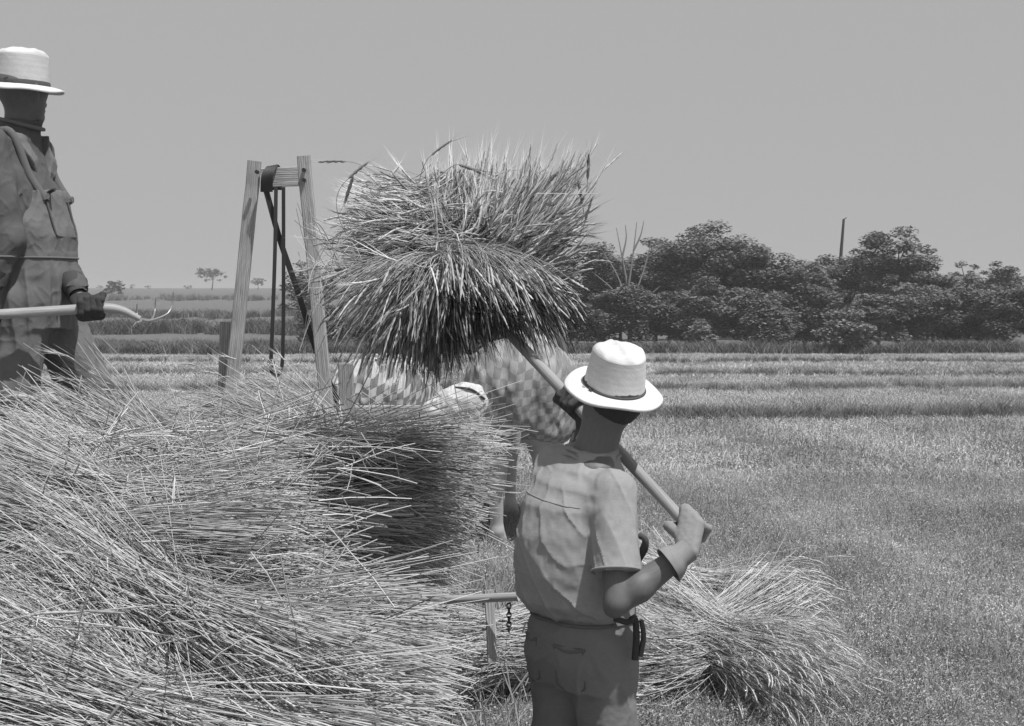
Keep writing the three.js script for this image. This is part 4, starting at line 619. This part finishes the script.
  const om = part('overalls', netMesh(ov, V(-0.3, 0.0, -0.35), V(0.32, 1.52, 0.36), 0.0075), cloth(0.21), man);
  const drop = (p, dir) => { const q = p.clone(); for (let k = 0; k < 70; k++) { const d = Math.min(ov(q.x, q.y, q.z), shirt(q.x, q.y, q.z)); if (d < 0.002) break; q.addScaledVector(dir, Math.min(0.02, d * 0.7)); } return q; };
  { const l = []; for (let k = 0; k < 40; k++) { const a = k / 40 * 6.283; l.push(drop(V(Math.cos(a) * 0.45, 1.015, Math.sin(a) * 0.45), V(-Math.cos(a), 0, -Math.sin(a)))); } part('waist_seam', tubeOf(l, 0.0045, 120, 6, true), cloth(0.19), om); }
  for (const sx of [-1, 1]) { const l = []; for (let k = 0; k <= 10; k++) { const t = k / 10; l.push(drop(V(sx * 0.5, lerp(1.04, 1.27, t), lerp(-0.02, 0.04, t)), V(-sx, 0, 0))); } if (l.every(p => Math.abs(p.x) < 0.25 && Math.abs(p.x) > 0.05)) part('bib_edge', tubeOf(l, 0.006, 40, 6), cloth(0.3), om); }
  for (const sx of [-1, 1]) { const st = [[0.1, 1.265, 0.4], [0.11, 1.36, 0.4], [0.115, 1.5, -0.03], [0.1, 1.5, -0.12]].map(([x, y, z], i) => drop(V(sx * x, y + (i > 1 ? 0.15 : 0), z), i > 1 ? V(0, -1, 0) : V(0, -0.1, -1).normalize())); part('strap', taperTube(st, 0.017, 0.017, 24, 8), cloth(0.17), om); const b = drop(V(sx * 0.1, 1.25, 0.4), V(0, 0, -1)); const g = new THREE.CylinderGeometry(0.013, 0.013, 0.008, 12); g.rotateX(Math.PI / 2); g.translate(b.x, b.y, b.z + 0.006); part('buckle', g, mat(0.3, { metalness: 0.8, roughness: 0.4 }), om); }
  { const l = [[-0.1, 1.235], [-0.1, 1.1], [0.06, 1.1], [0.06, 1.235], [-0.1, 1.235]].map(([x, y]) => drop(V(x, y, 0.4), V(0, 0, -1))); part('bib_pocket', new THREE.TubeGeometry(new THREE.CatmullRomCurve3(l, false, 'catmullrom', 0.1), 80, 0.004, 6), cloth(0.12), om); const q = drop(V(-0.08, 1.265, 0.4), V(0, 0, -1)); part('pocket_stub', taperTube([q.clone().add(V(-0.01, -0.02, 0)), q, q.clone().add(V(-0.02, 0.012, 0.035))], 0.009, 0.006, 8, 8), mat(0.04), om); }
  for (const s of [0, 1]) part('boot', netMesh((x, y, z) => smin(cap(x, y, z, J.ank[s].clone().setY(0.16), J.ank[s].clone().setY(0.06), 0.055, 0.05), cap(x, y, z, J.ank[s].clone().add(V(0, -0.06, 0)), J.ank[s].clone().add(V(0, -0.065, 0.16)), 0.045, 0.04), 0.03), J.ank[s].clone().add(V(-0.1, -0.12, -0.1)), J.ank[s].clone().add(V(0.1, 0.16, 0.26)), 0.012), mat(0.05), man);
  const f1 = fist(hL, axis, wrL, { side: -1, bar: 0.019 }), f2 = fist(hR, axis, wrR, { side: 1, bar: 0.019 });
  for (const [f, w, e] of [[f1, wrL, elL], [f2, wrR, elR]]) { const g = part('glove', netMesh(f.f, f.lo, f.hi, 0.004), cloth(0.06), man); part('gauntlet', cuff(w, e, 0.042, 0.062, 0.1), mat(0.055, { side: THREE.DoubleSide }), g); }
  const U = ld(V(0.06, 1, 0.06)).normalize(), F0 = fwd.clone().addScaledVector(U, -fwd.dot(U)).normalize(), X0 = U.clone().cross(F0);
  hat(man, Hc.clone().addScaledVector(U, 0.028).add(V(0, 0, 0.0)), new THREE.Quaternion().setFromRotationMatrix(new THREE.Matrix4().makeBasis(X0, U, F0)), { rb: 0.094, rt: 0.09, h: 0.145, br: 0.148, v: 0.76, dip: 0.02, warp: 0.004, ph: 1.2, band: 0.02, ridge: 0.004, bowA: 2 });
  shade(man);
  pitchfork('pitchfork held level by the man on the load, its tines curving upward', fa, (f, l) => {
    part('handle', taperTube([fa, P(20, 313, 5.13), P(75, 309.5, 5.19), P(104, 308, 5.215), P(122, 310.5, 5.23), P(140, 319, 5.24)].map(l), t => lerp(0.019, t > 0.85 ? 0.011 : 0.018, t > 0.85 ? (t - 0.85) / 0.15 : 0), 0, 60, 12), handleMat(0.5), f);
    const steel = mat(0.42, { metalness: 0.7, roughness: 0.4 }), b = P(140, 319, 5.24);
    for (const pts of [[P(146, 321, 5.26), P(160, 317.5, 5.32), P(169, 312, 5.36), P(172.5, 302, 5.38), P(173.5, 292, 5.38)], [P(146, 320, 5.3), P(152, 319, 5.42), P(155, 310, 5.5), P(155.5, 298, 5.5)], [P(142, 319.5, 5.3), P(138, 320, 5.5), P(137, 314, 5.56), P(137, 304, 5.56)], [P(141, 321, 5.22), P(136, 323.5, 5.16), P(133, 328, 5.12), P(138, 322, 5.05)]]) part('tine', taperTube([b, ...pts].map(l), 0.006, 0.0025, 24, 7), steel, f);
  });
}

// ------------------------------------------------------------------ horses in checkered blankets
{
  rnd = mulberry(71);
  const cv = document.createElement('canvas'); cv.width = cv.height = 256; const cx = cv.getContext('2d');
  const checks = (a, b) => { cx.fillStyle = a; cx.fillRect(0, 0, 256, 256); cx.fillStyle = b; for (let j = 0; j < 4; j++) for (let i = 0; i < 4; i++) if ((i + j) % 2) cx.fillRect(i * 64, j * 64, 64, 64); for (let k = 0; k < 5000; k++) { cx.fillStyle = `rgba(${rnd() < 0.5 ? '0,0,0' : '255,255,255'},0.06)`; cx.fillRect(rnd() * 256, rnd() * 256, 1 + rnd() * 5, 2); } const im = cx.getImageData(0, 0, 256, 256).data, t = new THREE.DataTexture(new Uint8Array(im), 256, 256); t.wrapS = t.wrapT = THREE.RepeatWrapping; t.magFilter = THREE.LinearFilter; t.colorSpace = THREE.SRGBColorSpace; t.needsUpdate = true; return t; };
  const horse = (label, blabel, rump, turn, coat, light, dark, sc, hood) => {
    // local: rump at origin, horse faces +z, y up from the ground
    const h = thing('horse', label, 'horse', V(rump.x, ground(rump.x, rump.z), rump.z), 'horses hitched to the wagon'); h.rotation.y = turn; h.scale.setScalar(sc);
    const legs = [[-0.17, 0.24], [0.17, 0.24]], fl = [[-0.15, 1.42], [0.15, 1.46]];
    const trunkF = (x, y, z) => { let d = cap(x * 0.98, y, z, V(0, 1.12, 0.34), V(0, 1.06, 0.95), 0.33, 0.32); d = smin(d, cap(x, y, z, V(0, 1.06, 0.95), V(0, 1.1, 1.42), 0.32, 0.29), 0.15); for (const s of [-1, 1]) d = smin(d, cap(x, y, z, V(s * 0.14, 1.2, 0.24), V(s * 0.18, 0.92, 0.26), 0.2, 0.17), 0.12); return d; };
    const f = (x, y, z) => {
      let d = trunkF(x, y, z);
      legs.forEach(([lx, lz]) => { d = smin(d, cap(x, y, z, V(lx, 0.95, lz + 0.04), V(lx, 0.72, lz + 0.14), 0.17, 0.12), 0.1); d = smin(d, cap(x, y, z, V(lx, 0.74, lz + 0.13), V(lx, 0.5, lz - 0.06), 0.11, 0.07), 0.05); d = smin(d, cap(x, y, z, V(lx, 0.5, lz - 0.06), V(lx, 0.14, lz), 0.06, 0.045), 0.04); d = smin(d, cap(x, y, z, V(lx, 0.12, lz), V(lx, 0.05, lz + 0.05), 0.055, 0.075), 0.03); });
      fl.forEach(([lx, lz]) => { d = smin(d, cap(x, y, z, V(lx, 0.9, lz), V(lx, 0.55, lz + 0.02), 0.12, 0.07), 0.08); d = smin(d, cap(x, y, z, V(lx, 0.55, lz + 0.02), V(lx, 0.13, lz + 0.01), 0.058, 0.043), 0.04); d = smin(d, cap(x, y, z, V(lx, 0.12, lz), V(lx, 0.05, lz + 0.05), 0.052, 0.072), 0.03); });
      d = smin(d, cap(x, y, z, V(0, 1.27, 1.45), V(0, 1.6, 1.86), 0.25, 0.17), 0.12); d = smin(d, cap(x, y, z, V(0, 1.6, 1.88), V(0, 1.52, 2.08), 0.115, 0.1), 0.06); d = smin(d, cap(x, y, z, V(0, 1.48, 2.06), V(0, 1.26, 2.32), 0.095, 0.065), 0.05);
      for (const s of [-1, 1]) d = smin(d, cap(x, y, z, V(s * 0.06, 1.63, 1.87), V(s * 0.075, 1.76, 1.88), 0.03, 0.012), 0.02);
      return Math.max(d, -y + 0.003);
    };
    part('body', netMesh(f, V(-0.5, -0.03, -0.12), V(0.5, 1.85, 2.45), 0.025), mat(coat, { roughness: 0.7 }), h);
    part('tail', taperTube([V(0, 1.2, 0.05), V(0, 1.05, 0.04), V(0.01, 0.9, 0.03), V(0.02, 0.7, 0.06)], t => 0.01 + 0.025 * Math.sin(t * 3), 0, 20, 9), mat(coat * 0.7), h);
    // blanket: a sheet 12 mm thick over rump and back
    const bf = (x, y, z) => { const d = trunkF(x, y, z) - 0.03 + 0.018 * n3(x * 6, y * 3, z * 6) + 0.01 * n3(x * 15, y * 5, z * 15) - 0.012 * Math.exp(-x * x / 0.003); const hem = 0.76 + 0.05 * n3(x * 6, 2, z * 5); return Math.max(d - 0.01, hem - y, z - 1.15); };
    const g = netMesh(bf, V(-0.5, 0.66, -0.15), V(0.5, 1.6, 1.2), 0.016), p = g.attributes.position, uv = g.attributes.uv;
    for (let i = 0; i < p.count; i++) { const x = p.getX(i), y = p.getY(i), z = p.getZ(i); const q = clamp(x / 0.42, -1, 1); uv.setXY(i, (0.42 * Math.asin(q) + 0.005 * n2(y * 4, z * 4)) / 0.225 + y * 0.35, (z * 1.0 - y + 0.005 * n2(x * 6, y * 6)) / 0.225); }
    const bl = part('blanket', g, new THREE.MeshStandardMaterial({ map: checks(light, dark), roughness: 0.95, side: THREE.DoubleSide }), h); bl.userData.label = blabel;
    // harness: collar with hames, breeching straps
    const lea = mat(0.035, { roughness: 0.5 });
    const col = []; for (let k = 0; k < 24; k++) { const a = k / 24 * 6.283; col.push(V(Math.sin(a) * 0.25, 1.26 + Math.cos(a) * 0.34, 1.52 + Math.cos(a) * 0.1)); } part('collar', tubeOf(col, 0.05, 60, 10, true), lea, h);
    for (const s of [-1, 1]) part('hame', taperTube([V(s * 0.05, 1.73, 1.62), V(s * 0.17, 1.57, 1.58), V(s * 0.29, 1.29, 1.5), V(s * 0.2, 1.0, 1.42)], 0.018, 0.022, 20, 8), mat(0.12), h);
    part('back_strap', tubeOf([V(0.02, 1.49, 1.35), V(0.02, 1.47, 0.9), V(0.01, 1.5, 0.5), V(0, 1.44, 0.12), V(0, 1.3, 0.0)], 0.014, 30, 6), lea, h);
    for (const s of [-1, 1]) part('trace', tubeOf([V(s * 0.26, 1.1, 1.45), V(s * 0.39, 1.0, 0.8), V(s * 0.36, 0.78, 0.1), V(s * 0.3, 0.62, -0.5)], 0.015, 30, 6), lea, h);
    return shade(h);
  };
  horse('white draft horse at right under a pale checkered blanket, beyond the near man', 'faded checkered blanket over the rump', V(0.05, 0, -9.9), Math.PI - 0.06, 0.5, '#a6a6a6', '#8a8a8a', 1.06);
  horse('dark draft horse at left under a checkered blanket, beyond the wagon ladder', 'bold light and dark checkered blanket', V(-1.03, 0, -10.0), Math.PI - 0.1, 0.05, '#c2c2c2', '#7e7e7e', 0.96);
}
renderer.render(scene,camera);
